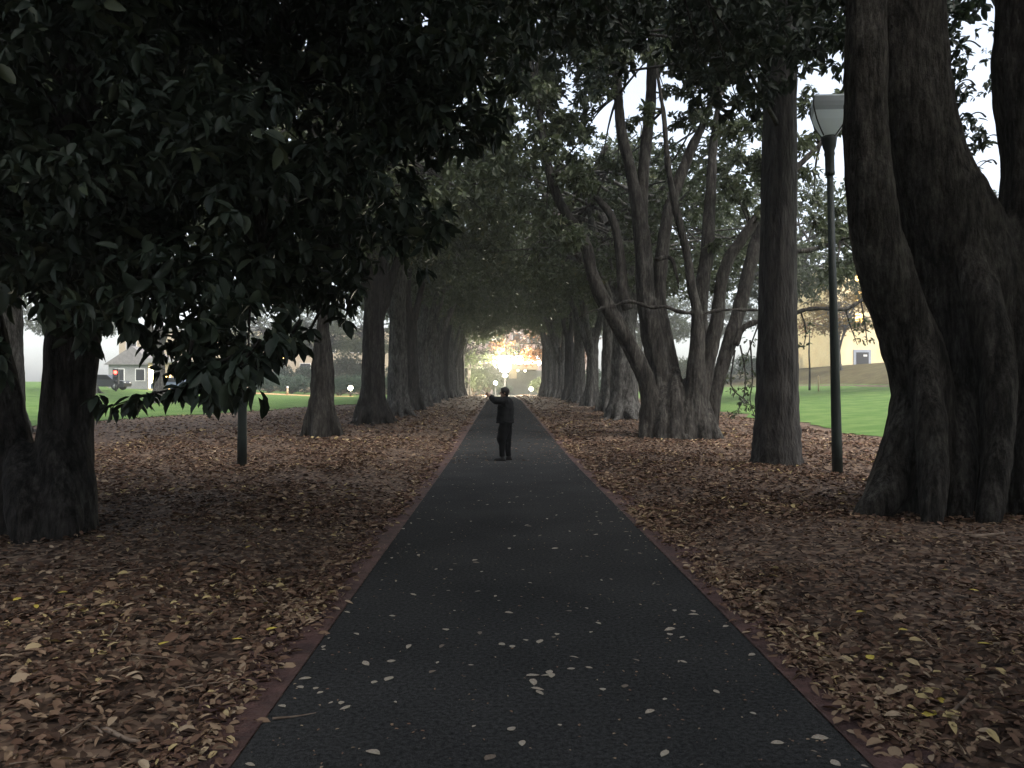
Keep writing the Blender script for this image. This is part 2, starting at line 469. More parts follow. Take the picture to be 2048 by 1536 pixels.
def leaves_mesh(name, pos, ax, up, ln, wd, m, tpl, rnd=None):
    tv, tf = tpl
    n, k = len(pos), len(tv)
    ax = nrm(ax); side = nrm(np.cross(up, ax)); up = np.cross(ax, side)
    V = (pos[:, None, :] + ax[:, None, :] * (tv[None, :, 0:1] * ln[:, None, None]) + side[:, None, :] * (tv[None, :, 1:2] * wd[:, None, None])
         + up[:, None, :] * (tv[None, :, 2:3] * ln[:, None, None] * 0.8)).reshape(-1, 3)
    lt = np.array([len(q) for q in tf]); flat = np.concatenate([np.array(q) for q in tf])
    loops = (flat[None, :] + (np.arange(n) * k)[:, None]).reshape(-1)
    tot = np.tile(lt, n); start = np.concatenate([[0], np.cumsum(tot)[:-1]])
    me = bpy.data.meshes.new(name)
    me.vertices.add(n * k); me.vertices.foreach_set('co', V.astype(np.float32).ravel())
    me.loops.add(len(loops)); me.loops.foreach_set('vertex_index', loops.astype(np.int32))
    me.polygons.add(len(tot)); me.polygons.foreach_set('loop_start', start.astype(np.int32))
    try:
        me.polygons.foreach_set('loop_total', tot.astype(np.int32))
    except Exception:
        pass
    me.update(calc_edges=True)
    a = me.attributes.new('rnd', 'FLOAT', 'POINT')
    if rnd is None: rnd = rng.random(n)
    a.data.foreach_set('value', np.repeat(rnd, k).astype(np.float32))
    me.materials.append(m)
    return me


def clump_leaves(cen, rad, twigs, per, ln, droop=0.35, ratio=0.45, flat=0.75, shell=0.45, spread=0.9):
    """whorls of leaves at twig ends through ball-shaped clumps -> arrays for leaves_mesh"""
    cen = np.asarray(cen, float); rad = np.asarray(rad, float)
    tw = np.maximum(3, (twigs * (rad / rad.mean()) ** 2).astype(int))
    ci = np.repeat(np.arange(len(cen)), tw)
    T = len(ci)
    d = nrm(rng.normal(size=(T, 3)))
    rr = rng.random(T) ** shell
    tp = cen[ci] + d * (rr * rad[ci])[:, None] * np.array([1, 1, flat])
    td = nrm(d * 0.8 + rng.normal(size=(T, 3)) * 0.6 + np.array([0, 0, -0.15]))
    li = np.repeat(np.arange(T), per); n = len(li)
    ax = td[li] * 0.55 + nrm(rng.normal(size=(n, 3))) * spread + np.array([0, 0, -droop])
    pos = tp[li] - td[li] * (rng.random(n) * ln * 0.9)[:, None] + rng.normal(size=(n, 3)) * ln * 0.12
    up = np.array([0, 0, 1.0]) + rng.normal(size=(n, 3)) * 0.55
    L_ = ln * (0.65 + 0.55 * rng.random(n)); W = L_ * ratio * (0.8 + 0.4 * rng.random(n))
    rnd = np.clip(np.repeat(rng.random(T), per) * 0.5 + rng.random(n) * 0.5, 0, 1)
    return pos, ax, up, L_, W, rnd


def cat_leaves(*packs):
    return [np.concatenate(x) for x in zip(*packs)]


def leaf_object(name, pack, m, tpl, parent, origin):
    pos, ax, up, ln, wd, rnd = pack
    return link(name, leaves_mesh(name, pos - np.asarray(origin), ax, up, ln, wd, m, tpl, rnd), parent)


# ------------------------------------------------------------------ the ground
def grid(name, xs, ys, dz, m, kind='structure', fx=None):
    X, Y = np.meshgrid(xs, ys)
    if fx is not None: X = fx(X, Y)
    Z = hgt(X, Y) + dz
    v = np.stack([X, Y, Z], -1).reshape(-1, 3)
    nx = len(xs)
    f = [(j * nx + i, j * nx + i + 1, (j + 1) * nx + i + 1, (j + 1) * nx + i) for j in range(len(ys) - 1) for i in range(nx - 1)]
    mb = MB(); mb.add(v, f)
    return tag(mb.build(name, m), kind=kind)


xs = np.unique(np.concatenate([np.linspace(-260, -70, 8), np.linspace(-70, -14, 30), np.linspace(-14, 14, 141), np.linspace(14, 70, 40), np.linspace(70, 260, 8)]))
ys = np.unique(np.concatenate([np.linspace(-160, -12, 8), np.linspace(-12, 40, 160), np.linspace(40, 130, 60), np.linspace(130, 300, 8)]))
grid('ground', xs, ys, -0.012, M['litter'])
ys2 = np.linspace(-12, 104, 220)
grid('path', np.linspace(-1.4, 1.4, 9), ys2, 0.0, M['asphalt'])
for s in (-1, 1):
    grid('path_edging', np.array([1.402, 1.60, 1.80]) * s if s > 0 else np.array([-1.80, -1.60, -1.402]), ys2, 0.006, M['edging'])
wig = lambda y: 0.35 * np.sin(y * 0.7) + 0.22 * np.sin(y * 1.9 + 1) + 0.12 * np.sin(y * 4.3)
xr = np.linspace(0, 1, 40)
grid('lawn', xr, np.linspace(-40, 200, 300), 0.010, M['lawn'], fx=lambda X, Y: (11.2 + wig(Y)) * (1 - X) + 28.4 * X)
grid('bank', np.linspace(28.4, 37, 12), np.linspace(-40, 200, 80), 0.012, M['bank'])
left_edge = lambda Y: np.clip(-21 + .34 * (Y - 20), -24, -9.8) + .9 * wig(Y * 0.7)
grid('lawn', xr ** .5, np.linspace(-40, 120, 220), 0.010, M['lawn'], fx=lambda X, Y: left_edge(Y) * X + -140 * (1 - X))
grid('plaza', np.linspace(-14, 24, 20), np.linspace(104.2, 142, 24), 0.014, M['asphalt'])
grid('sand_path', np.linspace(-44, -17, 20), np.linspace(86, 93, 6), 0.022, M['lamplit_sand'])

# fallen leaves
def litter_leaves():
    from mathutils import noise as mn
    packs = []
    for n, y0, y1, x1, ln, hi in ((24000, 1.6, 7, 8.5, 0.062, True), (72000, 1.6, 11, 8.5, 0.050, False), (84000, 9, 22, 10.5, 0.072, False), (40000, 22, 45, 10.8, 0.10, False), (14000, 45, 104, 10.8, 0.15, False)):
        y = y0 + (y1 - y0) * rng.random(n) ** 1.15
        x = (1.56 + (x1 - 1.56) * rng.random(n) ** 1.1) * np.where(rng.random(n) < 0.5, -1, 1)
        # leaves gather over the edging, thicker on the right
        k = int(n * 0.09)
        right = rng.random(k) < 0.64
        off = rng.random(k)
        x[:k] = np.where(right, 1.43 + 0.40 * off ** .5, -1.42 - 0.42 * off ** .55)
        if y0 > 8: x = np.where((x < 0) & (rng.random(n) < .5), x * 2.0, x)
        off_lawn = (x > left_edge(y) - .4 * rng.random(n)) & (x < 11.3 + wig(y))
        # drifts and thin places
        dr = np.array([mn.noise((p * .55, q * .55, 0)) + .6 * mn.noise((p * 1.7, q * 1.7, 5)) for p, q in zip(x, y)])
        keep = (rng.random(n) < np.clip(.80 + 1.0 * dr, .38, 1)); keep[:k] = rng.random(k) < np.clip(.6 + 1.6 * dr[:k], .05, 1); keep &= off_lawn
        r = np.clip(rng.random(n) ** 1.5 + .22 * dr, 0, 1)
        r[:k] = 0.5 + 0.5 * rng.random(k)
        z = hgt(x, y) + 0.004 + 0.020 * rng.random(n) + .02 * np.clip(dr, 0, 1)
        a = rng.random(n) * 2 * np.pi
        ax = np.stack([np.cos(a), np.sin(a), rng.normal(size=n) * 0.25], 1)
        up = np.array([0, 0, 1.0]) + rng.normal(size=(n, 3)) * 0.38
        L_ = ln * np.clip(np.exp(rng.normal(size=n) * .42), .35, 1.6); W = L_ * (0.22 + 0.42 * rng.random(n))
        packs.append(tuple(q[keep] for q in (np.stack([x, y, z], 1), ax, up, L_, W, r)) + (hi,))
    # crumbs and far small leaves on the asphalt
    n = 2600
    y = 2.5 + 70 * rng.random(n) ** 1.7; x = 1.39 * np.where(rng.random(n) < .4, np.sign(rng.random(n) - .45) * rng.random(n) ** .35, rng.uniform(-1, 1, n))
    L_ = np.where(y > 17, .03 + .05 * rng.random(n), .008 + .018 * rng.random(n)); a = rng.random(n) * 6.28
    packs.append((np.stack([x, y, hgt(x, y) + .006], 1), np.stack([np.cos(a), np.sin(a), rng.normal(size=n) * .08], 1), np.array([0, 0, 1.]) + rng.normal(size=(n, 3)) * .15, L_, L_ * (.3 + .4 * rng.random(n)), .55 + .43 * rng.random(n), False))
    near = [p[:6] for p in packs if p[6]]; far = [p[:6] for p in packs if not p[6]]
    a = cat_leaves(*near); b = cat_leaves(*far)
    m1 = leaves_mesh('fallen_leaves', *a[:5], M['fallen'], T_HI(0.3, 0.25), a[5])
    m2 = leaves_mesh('far', *b[:5], M['fallen'], T_MID(), b[5])
    import bmesh
    bm = bmesh.new(); bm.from_mesh(m1); bm.from_mesh(m2); bm.to_mesh(m1); bm.free()
    bpy.data.meshes.remove(m2)
    o = link('fallen_leaves', m1)
    tag(o, 'brown dry leaf litter covering the ground beside the path', 'fallen leaves', kind='stuff')
    # loose twigs in the litter
    mb = MB()
    for _ in range(420):
        x = random.uniform(1.7, 7.5) * random.choice((-1, 1)); y = 2 + 14 * random.random() ** 1.3
        a = random.random() * 6.28; l = random.uniform(.08, .35)
        p = np.array([[x + math.cos(a) * l * t, y + math.sin(a) * l * t + random.gauss(0, .012), 0] for t in (0, .33, .66, 1)])
        p[:, 2] = hgt(p[:, 0], p[:, 1]) + .028
        r = random.uniform(.002, .005)
        mb.tube(p, [r, r, r * .8, r * .5], 5, 1)
    tag(mb.build('litter_twigs', M['twig']), 'small broken twigs strewn through the leaf litter', 'twigs', kind='stuff')


litter_leaves()


def single_leaf_mesh(i, m):
    L_ = 1.0
    tv, tf = T_HI(0.04 + 0.14 * random.random(), 0.02 + 0.14 * random.random())
    tv = tv.copy()
    tv[:, 1] *= 0.45 + 0.25 * random.random()
    tv[:, 1] += 0.10 * np.sin(tv[:, 0] * 3 + i)
    tv[:, 2] *= 0.6; tv[:, 2] -= tv[:, 2].min()
    tv[:, 0] -= 0.5
    st = np.array([(-.5, 0.01, .02), (-.5, -.01, .02), (-.72, 0, .05)])
    mb = MB(); mb.add(tv, tf); mb.add(st, [(0, 1, 2)])
    return mb.mesh('fallen_leaf', m, False)


LM = {k: [single_leaf_mesh(i, M[k]) for i in range(5)] for k in ('pale_leaf', 'brown_leaf', 'yellow_leaf')}


def drop_leaf(x, y, ln, kind, label, group):
    o = link('fallen_leaf', random.choice(LM[kind]))
    o.location = (x, y, H(x, y) + 0.004)
    o.rotation_euler = (random.gauss(0, .06), random.gauss(0, .06), random.random() * 6.28)
    o.scale = (ln, ln * random.uniform(.8, 1.2), ln)
    return tag(o, label, 'leaf', group)


PL = ('small pale dry leaf lying flat on the dark asphalt path', 'pale dry leaves scattered on the asphalt path')
spots = [(1075, 1385), (1068, 1370), (1066, 1357), (1092, 1354), (1100, 1350), (1104, 1358), (1080, 1391), (1022, 1466), (1046, 1494), (747, 1368), (778, 1362), (745, 1514),
         (1300, 1428), (1555, 1490), (1328, 1512), (733, 1331), (1148, 1322), (1005, 1292), (1023, 1295), (1115, 1273), (890, 1261), (818, 1296), (712, 1273), (1080, 1289),
         (1018, 1230), (955, 1186), (1387, 1232), (610, 1363), (690, 1418), (1640, 1480), (1502, 1316), (1340, 1265), (1338, 1270), (1255, 1102), (1110, 1099), (950, 1122)]
for u, v in spots:
    g = G(u, v)
    drop_leaf(g[0], g[1], random.uniform(.05, .085), 'pale_leaf', *PL)
n = 0
while n < 215:
    y = 2.6 + 17 * random.random() ** 1.25
    x = random.uniform(-1.38, 1.38)
    if random.random() < 0.35: x = math.copysign(1.38 - 0.4 * random.random() ** 1.5, random.random() - 0.4)
    drop_leaf(x, y, random.uniform(.025, .060), 'pale_leaf', *PL); n += 1
for i in range(40):
    drop_leaf(random.uniform(-1.35, 1.35), 2.7 + 9 * random.random(), random.uniform(.03, .07), 'brown_leaf',
              'dull brown dry leaf lying flat on the dark asphalt path', 'brown dry leaves on the asphalt path')
for (u, v), lb in zip(((1781, 1411), (1858, 1436), (1873, 1410), (1975, 1293)),
                      ('bright yellow leaf beside the red edging at bottom right, nearest the path', 'bright yellow leaf lying flat, lower of the touching yellow pair at bottom right',
                       'bright yellow leaf standing on edge, upper of the touching yellow pair at bottom right', 'lone bright yellow leaf on the brown litter near the right edge')):
    g = G(u, v); drop_leaf(g[0], g[1], random.uniform(.10, .13), 'yellow_leaf', lb, 'yellow leaves in the litter')


for i in range(22):
    x = random.uniform(1.75, 4.6) * (1 if i % 2 else -1); y = random.uniform(2.9, 7.5)
    o = drop_leaf(x, y, random.uniform(.05, .085), 'yellow_leaf', 'small yellow leaf lying on the brown litter beside the path', 'small yellow leaves strewn on the litter')
    o.location.z += .03


def stick(pts, r, label, m='twig'):
    w = []
    for u, v in pts:
        g = G(u, v); w.append(g + np.array([0, 0, r + 0.012]))
    root = w[0]
    mb = MB().tube(np.array(w), np.linspace(r, r * 0.5, len(w)), 6, 4, wob=0.15)
    o = mb.build('fallen_stick', M[m], origin=root); o.location = root
    tag(o, label, 'stick', 'fallen sticks')


stick([(545, 1444), (590, 1440), (632, 1433)], 0.006, 'thin straight pale twig lying on the asphalt at lower left')
stick([(1940, 1080), (1975, 1077), (2008, 1073)], 0.022, 'short pale stick lying on the litter below the big right tree')
stick([(1880, 1445), (1915, 1425), (1940, 1395), (1948, 1370)], 0.012, 'curved brown twig arching in the litter at bottom right')
stick([(205, 1465), (260, 1490), (300, 1493)], 0.012, 'grey broken stick in the litter at bottom left')
stick([(170, 1455), (190, 1462), (205, 1475)], 0.009, 'small forked-off twig at the end of the grey stick at bottom left')


# ------------------------------------------------------------------ trees
def limb_pts(a, b, sag=0.3, k=5):
    """a curved way from a to b, starting upward"""
    a = np.asarray(a, float); b = np.asarray(b, float)
    L_ = np.linalg.norm(b - a)
    c = a * 0.55 + b * 0.45 + np.array([rng.normal() * .08 * L_, rng.normal() * .08 * L_, sag * L_ * 0.5])
    t = np.linspace(0, 1, k)[:, None]
    return (1 - t) ** 2 * a + 2 * t * (1 - t) * c + t * t * b


def buttress(mb, base, n, r_in, r_out, h, thick, ph=0.0, seed=0):
    rr = random.Random(seed)
    for i in range(n):
        a = ph + 2 * math.pi * (i + rr.uniform(-.25, .25)) / n
        ro = r_out * rr.uniform(.75, 1.2); hh = h * rr.uniform(.7, 1.25)
        d = np.array([math.cos(a), math.sin(a), 0])
        pts = [base + d * r_in * .35 + np.array([0, 0, hh * 1.15]), base + d * (r_in * .86) + np.array([0, 0, hh * .55]), base + d * (r_in + (ro - r_in) * .35) + np.array([0, 0, hh * .18]),
               base + d * (ro * .8) + np.array([0, 0, 0.03]), base + d * (ro * 1.15) + np.array([0, 0, -0.12])]
        mb.tube(np.array(pts), np.array([.3, .9, 1, .8, .5]) * thick, 8, 4)


def fig_variant(name, seed, r0=0.5, r1=0.36, fork=4.0, nl=4, crown=(6.6, 6.4, 6.6), cz=11.2, leaves=29, nb=9, fins=7, lean=0.0):
    """a generic avenue tree around its own base: trunk mesh and crown mesh"""
    global rng
    keep = rng; rng = np.random.default_rng(seed)
    rr = random.Random(seed)
    mb = MB()
    z0 = np.array([0, 0, 0.0])
    mb.tube([(0, 0, -.3), (0, 0, .5), (lean * .3, 0, 2), (lean, 0, fork), (lean, 0, fork + .6)], [r0 * 1.18, r0 * 1.06, r0, r1, r1 * .7], 18, 5, flute=0.10, k=nb, ph=seed)
    buttress(mb, z0, fins, r0 * .95, r0 * 2.1, 1.9, .16, seed, seed)
    ends = []
    for i in range(nl):
        a = 2 * math.pi * i / nl + rr.uniform(-.4, .4) + seed
        tip = np.array([math.cos(a) * crown[0] * rr.uniform(.28, .5), math.sin(a) * crown[1] * rr.uniform(.28, .5), cz + crown[2] * rr.uniform(-.25, .2)])
        st = np.array([math.cos(a) * r1 * .3 + lean, math.sin(a) * r1 * .3, fork * rr.uniform(.62, .95)])
        p = limb_pts(st, tip, .55, 6)
        rad = np.linspace(r1 * .62, .10, 6)
        mb.tube(p, rad, 10, 4, flute=.05)
        ends.append(p)
    out = mb.fused(0.065, 5, .035)
    # clumps
    C, Rr = [], []
    zb, zt = cz - 4.3, cz + crown[2] * .55
    for i in range(38):                       # the flat under-side of the crown
        a = rng.random() * 6.28; q = rng.random() ** .5
        C.append(np.array([math.cos(a) * q * crown[0], math.sin(a) * q * crown[1], zb - .3 + 1.2 * rng.random() + 1.1 * q ** 2]))
        Rr.append(1.0 + .7 * rng.random())
    for i in range(36):                       # the dome
        a = rng.random() * 6.28; q = rng.random() ** .5
        top = zb + 1 + (zt - zb - 1) * math.sqrt(max(0, 1 - (q * .93) ** 2))
        C.append(np.array([math.cos(a) * q * crown[0], math.sin(a) * q * crown[1], zb + (top - zb) * rng.uniform(.45, 1)]))
        Rr.append(1.1 + .8 * rng.random())
    C = np.array(C); Rr = np.array(Rr)
    for c in C:
        p = ends[rr.randrange(len(ends))]
        k = rr.randrange(2, 5)
        if np.linalg.norm(p[k] - c) > 7: k = 3
        out.tube(limb_pts(p[k], c, .2, 5), [.085, .07, .05, .035, .02], 6, 2)
    me_t = out.mesh(name + '_trunk', M['bark'])
    pk = clump_leaves(C, Rr, leaves, 10, 0.25, droop=.3, ratio=.46)
    me_c = leaves_mesh(name + '_crown', pk[0], pk[1], pk[2], pk[3], pk[4], M['leaf'], T_MID(), pk[5])
    rng = keep
    return me_t, me_c



VAR = [fig_variant('fig_a', 3, .42, .32, 4.8, 4), fig_variant('fig_b', 8, .47, .36, 5.4, 5, (6.6, 6.6, 6.8), 11.6, 29, 7, 8), fig_variant('fig_c', 21, .37, .30, 4.0, 5, (6.8, 6.2, 6.4), 10.9, 29, 6, 6, .2),
       fig_variant('fig_d', 34, .34, .30, 2.6, 2, (6.4, 6.2, 6.4), 10.8, 29, 3, 5, .05), fig_variant('fig_e', 40, .40, .30, 3.6, 5, (6.2, 6.2, 6.0), 8.6, 20, 6, 6, .1)]


def fig(x, y, var, rz, sc, label, bark=None, name='fig_tree', group=None, crown_mat=None, cs=None):
    e = empty(name, (x, y, H(x, y) - 0.02), rz)
    mt, mc = VAR[var]
    t = link('trunk', mt, e); c = link('crown', mc, e)
    t.scale = (sc, sc, sc * (.72 if cs else 1)); c.scale = cs or (sc, sc, sc)
    if bark:
        t.material_slots[0].link = 'OBJECT'; t.material_slots[0].material = bark
    if crown_mat:
        c.material_slots[0].link = 'OBJECT'; c.material_slots[0].material = crown_mat
    tag(e, label, 'tree', group)
    return e


GL, GR = 'trees lining the left of the path', 'trees lining the right of the path'
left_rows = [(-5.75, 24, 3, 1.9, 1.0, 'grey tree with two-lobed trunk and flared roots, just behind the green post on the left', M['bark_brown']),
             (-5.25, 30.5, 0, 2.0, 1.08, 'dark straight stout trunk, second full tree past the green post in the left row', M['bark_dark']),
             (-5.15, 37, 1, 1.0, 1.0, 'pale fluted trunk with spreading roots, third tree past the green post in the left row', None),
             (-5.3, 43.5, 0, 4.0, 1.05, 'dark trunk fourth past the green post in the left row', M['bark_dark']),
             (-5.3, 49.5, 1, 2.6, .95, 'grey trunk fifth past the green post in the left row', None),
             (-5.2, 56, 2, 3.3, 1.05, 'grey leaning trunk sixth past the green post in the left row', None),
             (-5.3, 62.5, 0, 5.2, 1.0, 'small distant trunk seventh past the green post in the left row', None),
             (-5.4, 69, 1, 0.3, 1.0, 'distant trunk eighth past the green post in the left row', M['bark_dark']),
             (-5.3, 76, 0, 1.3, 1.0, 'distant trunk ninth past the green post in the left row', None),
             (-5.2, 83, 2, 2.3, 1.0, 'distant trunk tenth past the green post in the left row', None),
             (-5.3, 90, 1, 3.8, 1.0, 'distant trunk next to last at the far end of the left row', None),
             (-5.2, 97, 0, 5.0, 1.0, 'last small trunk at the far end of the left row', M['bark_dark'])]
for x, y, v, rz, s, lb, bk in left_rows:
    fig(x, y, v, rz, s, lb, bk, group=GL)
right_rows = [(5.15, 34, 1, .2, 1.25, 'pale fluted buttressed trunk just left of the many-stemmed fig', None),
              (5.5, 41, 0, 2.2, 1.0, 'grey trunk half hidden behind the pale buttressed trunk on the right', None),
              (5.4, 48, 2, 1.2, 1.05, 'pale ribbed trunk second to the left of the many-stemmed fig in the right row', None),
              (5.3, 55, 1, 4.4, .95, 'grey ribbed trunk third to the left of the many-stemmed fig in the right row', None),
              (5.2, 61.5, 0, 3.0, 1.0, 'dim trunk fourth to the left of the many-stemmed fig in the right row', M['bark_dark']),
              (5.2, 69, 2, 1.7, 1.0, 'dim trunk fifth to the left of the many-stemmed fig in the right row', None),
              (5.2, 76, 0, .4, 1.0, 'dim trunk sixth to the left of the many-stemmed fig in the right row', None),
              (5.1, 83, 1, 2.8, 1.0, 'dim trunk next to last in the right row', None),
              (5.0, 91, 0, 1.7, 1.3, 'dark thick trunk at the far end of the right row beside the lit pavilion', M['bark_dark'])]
for x, y, v, rz, s, lb, bk in right_rows:
    fig(x, y, v, rz, s, lb, bk, group=GR, cs=(.98, .98, .82) if y < 36 else None)
for i, (x, y, v, s) in enumerate(((5.7, -3, 1, 1.0), (5.5, -10, 0, 1.0), (-5.6, -18, 1, 1.0), (5.6, -17, 2, 1.0), (-5.6, -25, 0, 1.0), (5.6, -24, 1, 1.0),
                                  (-15, 6, 2, 1.0), (-14.5, 15, 0, 1.0), (13.5, -4, 2, 1.0), (14, -13, 1, 1.0), (-16, 25, 1, .95), (0, -33, 1, 1.0))):  # the ones behind the camera are added to cut the sky light
    fig(x, y, v, i * 1.37, s, ('tree added behind the photographer to block low sky light, number %d outside the frame' % (i + 1)) if y < 5 else
        ('tree deep under the left canopy behind the double trunk', 'tree under the left canopy hidden by the drooping glossy leaves', 'tree at the inner edge of the left lawn behind drooping leaves')[(i > 6) + (i > 7)], group='trees around the lawns')
fig(-5.0, 108, 4, .4, 1.0, 'thin-crowned tree just beyond the left end of the avenue', M['bark_dark'], group='trees around the lawns')
fig(6.2, 109, 4, 2.4, 1.1, 'thin-crowned autumn tree just beyond the right end of the avenue', M['bark_dark'], group='trees around the lawns', crown_mat=M['leaf_autumn'])
# park trees away from the avenue
fig(17.2, 49, 0, 1.1, 1.0, 'park tree on the right lawn whose trunk hides behind the straight rough trunk', name='park_tree', group='trees around the lawns')
fig(27.5, 50, 1, 2.4, .85, 'park tree at the foot of the bank, trunk hidden behind the massive right fig', name='park_tree', group='trees around the lawns')
fig(-33, 62, 1, .7, 1.0, 'park tree on the left lawn hidden by the low dark foliage', name='park_tree', group='trees around the lawns')
fig(-23, 52, 2, 2.7, 1.05, 'park tree on the left lawn edge seen behind the green post', name='park_tree', group='trees around the lawns')


def shade_wood():
    # unseen leaf mass added behind and beside the camera to block low sky light
    C = []
    for x0, x1, y0, y1, n in ((-60, 60, -56, -46, 150), (-62, -48, -50, 38, 130), (40, 52, -50, 34, 120)):
        for _ in range(n):
            x, y = rng.uniform(x0, x1), rng.uniform(y0, y1)
            C.append((x, y, H(x, y) + 11 * rng.random()))
    C = np.array(C)
    pk = clump_leaves(C, rng.uniform(2.2, 3.6, len(C)), 34, 7, .75, ratio=.5)
    st = MB()
    o = link('shade_wood', leaves_mesh('shade_wood', *pk[:5], M['leaf'], T_MID(), pk[5]))
    tag(o, 'unseen wood added behind and beside the photographer to block low sky light', 'wood', kind='stuff')


shade_wood()


# --- near left tree: dark glossy leaves hanging into the picture
def poly_in(u, v, poly):
    ins = False
    j = len(poly) - 1
    for i in range(len(poly)):
        (x0, y0), (x1, y1) = poly[i], poly[j]
        if (y0 > v) != (y1 > v) and u < (x1 - x0) * (v - y0) / (y1 - y0) + x0: ins = not ins
        j = i
    return ins


def near_left_tree():
    base = np.array([-5.0, 8.7, H(-5.0, 8.7)])
    e = empty('broadleaf_tree', base)
    tag(e, 'nearest tree on the left, dark double trunk with low drooping glossy leaves', 'tree', GL)
    mb = MB()
    d = 8.7
    def st(pts, rad, dd=0, **k):
        mb.tube(np.array([P(u, v, d + dd) for u, v in pts]), np.array(rad) * d / F, 14, 5, **k)
    st([(128, 1110), (122, 1000), (128, 880), (138, 760), (150, 620), (165, 400), (150, 150), (120, -150)], [70, 58, 50, 48, 50, 48, 42, 36], 0, flute=.08, k=5)
    st([(40, 1110), (30, 1000), (15, 900), (-10, 800), (-50, 640), (-90, 450), (-120, 200), (-140, -100)], [70, 62, 50, 48, 50, 46, 42, 36], .1, flute=.08, k=4, ph=1)
    st([(85, 1110), (80, 1000), (75, 930)], [90, 80, 40], .15)
    st([(150, 640), (250, 500), (400, 330), (560, 180), (700, 60)], [34, 28, 22, 16, 9], -.6)
    st([(150, 520), (230, 300), (300, 100), (330, -150)], [34, 30, 26, 20], .5)
    st([(150, 660), (230, 600), (360, 550), (520, 520), (680, 490)], [20, 17, 13, 9, 5], -.9)
    def ridge(pts, rad, d0, d1):
        q = np.linspace(0, 1, len(pts)) ** .6
        mb.tube(np.array([P(u, v, d + d0 + (d1 - d0) * t) for (u, v), t in zip(pts, q)]), np.array(rad) * d / F, 12, 6)
    ridge([(135, 780), (142, 880), (152, 970), (165, 1040), (182, 1090)], [26, 34, 34, 28, 14], .05, -.3)
    ridge([(110, 820), (116, 900), (122, 980), (130, 1050), (132, 1110)], [26, 34, 36, 32, 20], .05, -.62)
    ridge([(40, 900), (52, 960), (60, 1030), (60, 1110)], [26, 40, 42, 26], .05, -.65)
    out = mb.fused(0.035, 6, .028)
    poly = [(-400, -350), (1000, -350), (1010, 120), (950, 270), (890, 370), (840, 430), (765, 470), (730, 530), (690, 570), (640, 585), (585, 610), (540, 660), (500, 715), (430, 720), (370, 660), (300, 610), (200, 600), (100, 520), (-400, 560)]
    C, Rr = [], []
    i = 0
    while len(C) < 320:
        i += 1
        u = random.uniform(-380, 1010); v = random.uniform(-340, 800)
        if not poly_in(u, v, poly): continue
        if u > 620 and v > 120 and random.random() < 0.35: continue
        dd = random.uniform(5.0, 11.0) if u < 500 else random.uniform(6.0, 11.5)
        if v > 600: dd = random.uniform(4.8, 7.5)
        c = P(u, v, dd)
        C.append(c); Rr.append(random.uniform(.38, .62) * (0.75 + dd / 24))
    for _ in range(16):
        C.append(P(random.uniform(530, 720), random.uniform(450, 590), random.uniform(7, 10))); Rr.append(random.uniform(.25, .38))
    # clumps added overhead to keep sky light off the ground
    for _ in range(105):
        c = np.array([random.uniform(-10, 1.5), random.uniform(0, 12), random.uniform(7.4, 11.5)])
        C.append(c); Rr.append(random.uniform(.9, 1.5))
    for _ in range(60):
        c = np.array([random.uniform(-11, -6.5), random.uniform(4, 12), random.uniform(3.4, 9)])
        C.append(c); Rr.append(random.uniform(.8, 1.2))
    C = np.array(C); Rr = np.array(Rr)
    hubs = [P(250, 500, 8.1), P(400, 330, 8.1), P(560, 180, 8.1), P(330, 560, 7.3), P(520, 520, 7.3), P(300, 100, 9.2), P(150, 300, 8.7), P(-90, 450, 8.8)]
    for c in C:
        h = min(hubs, key=lambda q: np.linalg.norm(q - c))
        if np.linalg.norm(h - c) > 3.2 or random.random() < .5: continue
        out.tube(limb_pts(h, c, .25, 5), [.018, .016, .013, .01, .006], 5, 2)
    # low sprigs in front of the lawn
    sp = []
    def whorl(u, v, dd, n=7, ln=.17, dirs=None):
        c = P(u, v, dd)
        a = np.arange(n) / n * 2 * np.pi + random.random() * 6
        ax = np.stack([np.cos(a) * .75, np.sin(a) * .6, -0.05 - 1.0 * rng.random(n)], 1) + rng.normal(size=(n, 3)) * .22
        up = np.array([0, 0, 1.]) + rng.normal(size=(n, 3)) * .3
        L_ = ln * (.55 + .6 * rng.random(n))
        sp.append((np.repeat(c[None], n, 0) + rng.normal(size=(n, 3)) * .012, ax, up, L_, L_ * (.40 + .1 * rng.random(n)), rng.random(n) * .7))
        return c
    chains = [([(520, 690), (440, 725), (400, 765), (350, 778), (300, 788), (262, 800), (222, 812)], 5.0),
              ([(520, 680), (480, 730), (440, 770), (415, 790)], 4.8), ([(540, 690), (510, 740), (480, 770), (455, 790)], 5.4),
              ([(385, 680), (378, 735), (382, 765)], 5.1), ([(600, 640), (570, 690), (530, 710), (505, 735)], 5.4), ([(230, 600), (262, 640), (275, 660)], 5.2),
              ([(640, 620), (620, 660), (600, 690)], 6.0), ([(700, 600), (690, 640)], 6.5), ([(140, 620), (160, 655), (175, 680)], 5.2), ([(-10, 660), (0, 710), (5, 740)], 4.6)]
    for ch, dd in chains:
        pts = np.array([P(u, v, dd + .12 * i) for i, (u, v) in enumerate(ch)])
        out.tube(pts, np.linspace(.014, .005, len(pts)), 5, 3)
        for i, (u, v) in enumerate(ch[1:]):
            whorl(u, v, dd + .12 * (i + 1), 8)
            whorl(u + random.uniform(-25, 25), v + random.uniform(-30, 5), dd + .12 * (i + 1), 6, .16)
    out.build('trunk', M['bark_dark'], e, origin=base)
    pk = clump_leaves(C, Rr, 46, 8, 0.15, droop=.45, ratio=.42, flat=.9, shell=.4)
    pk = cat_leaves(pk, *sp)
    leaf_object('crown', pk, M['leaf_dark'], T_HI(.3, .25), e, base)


near_left_tree()


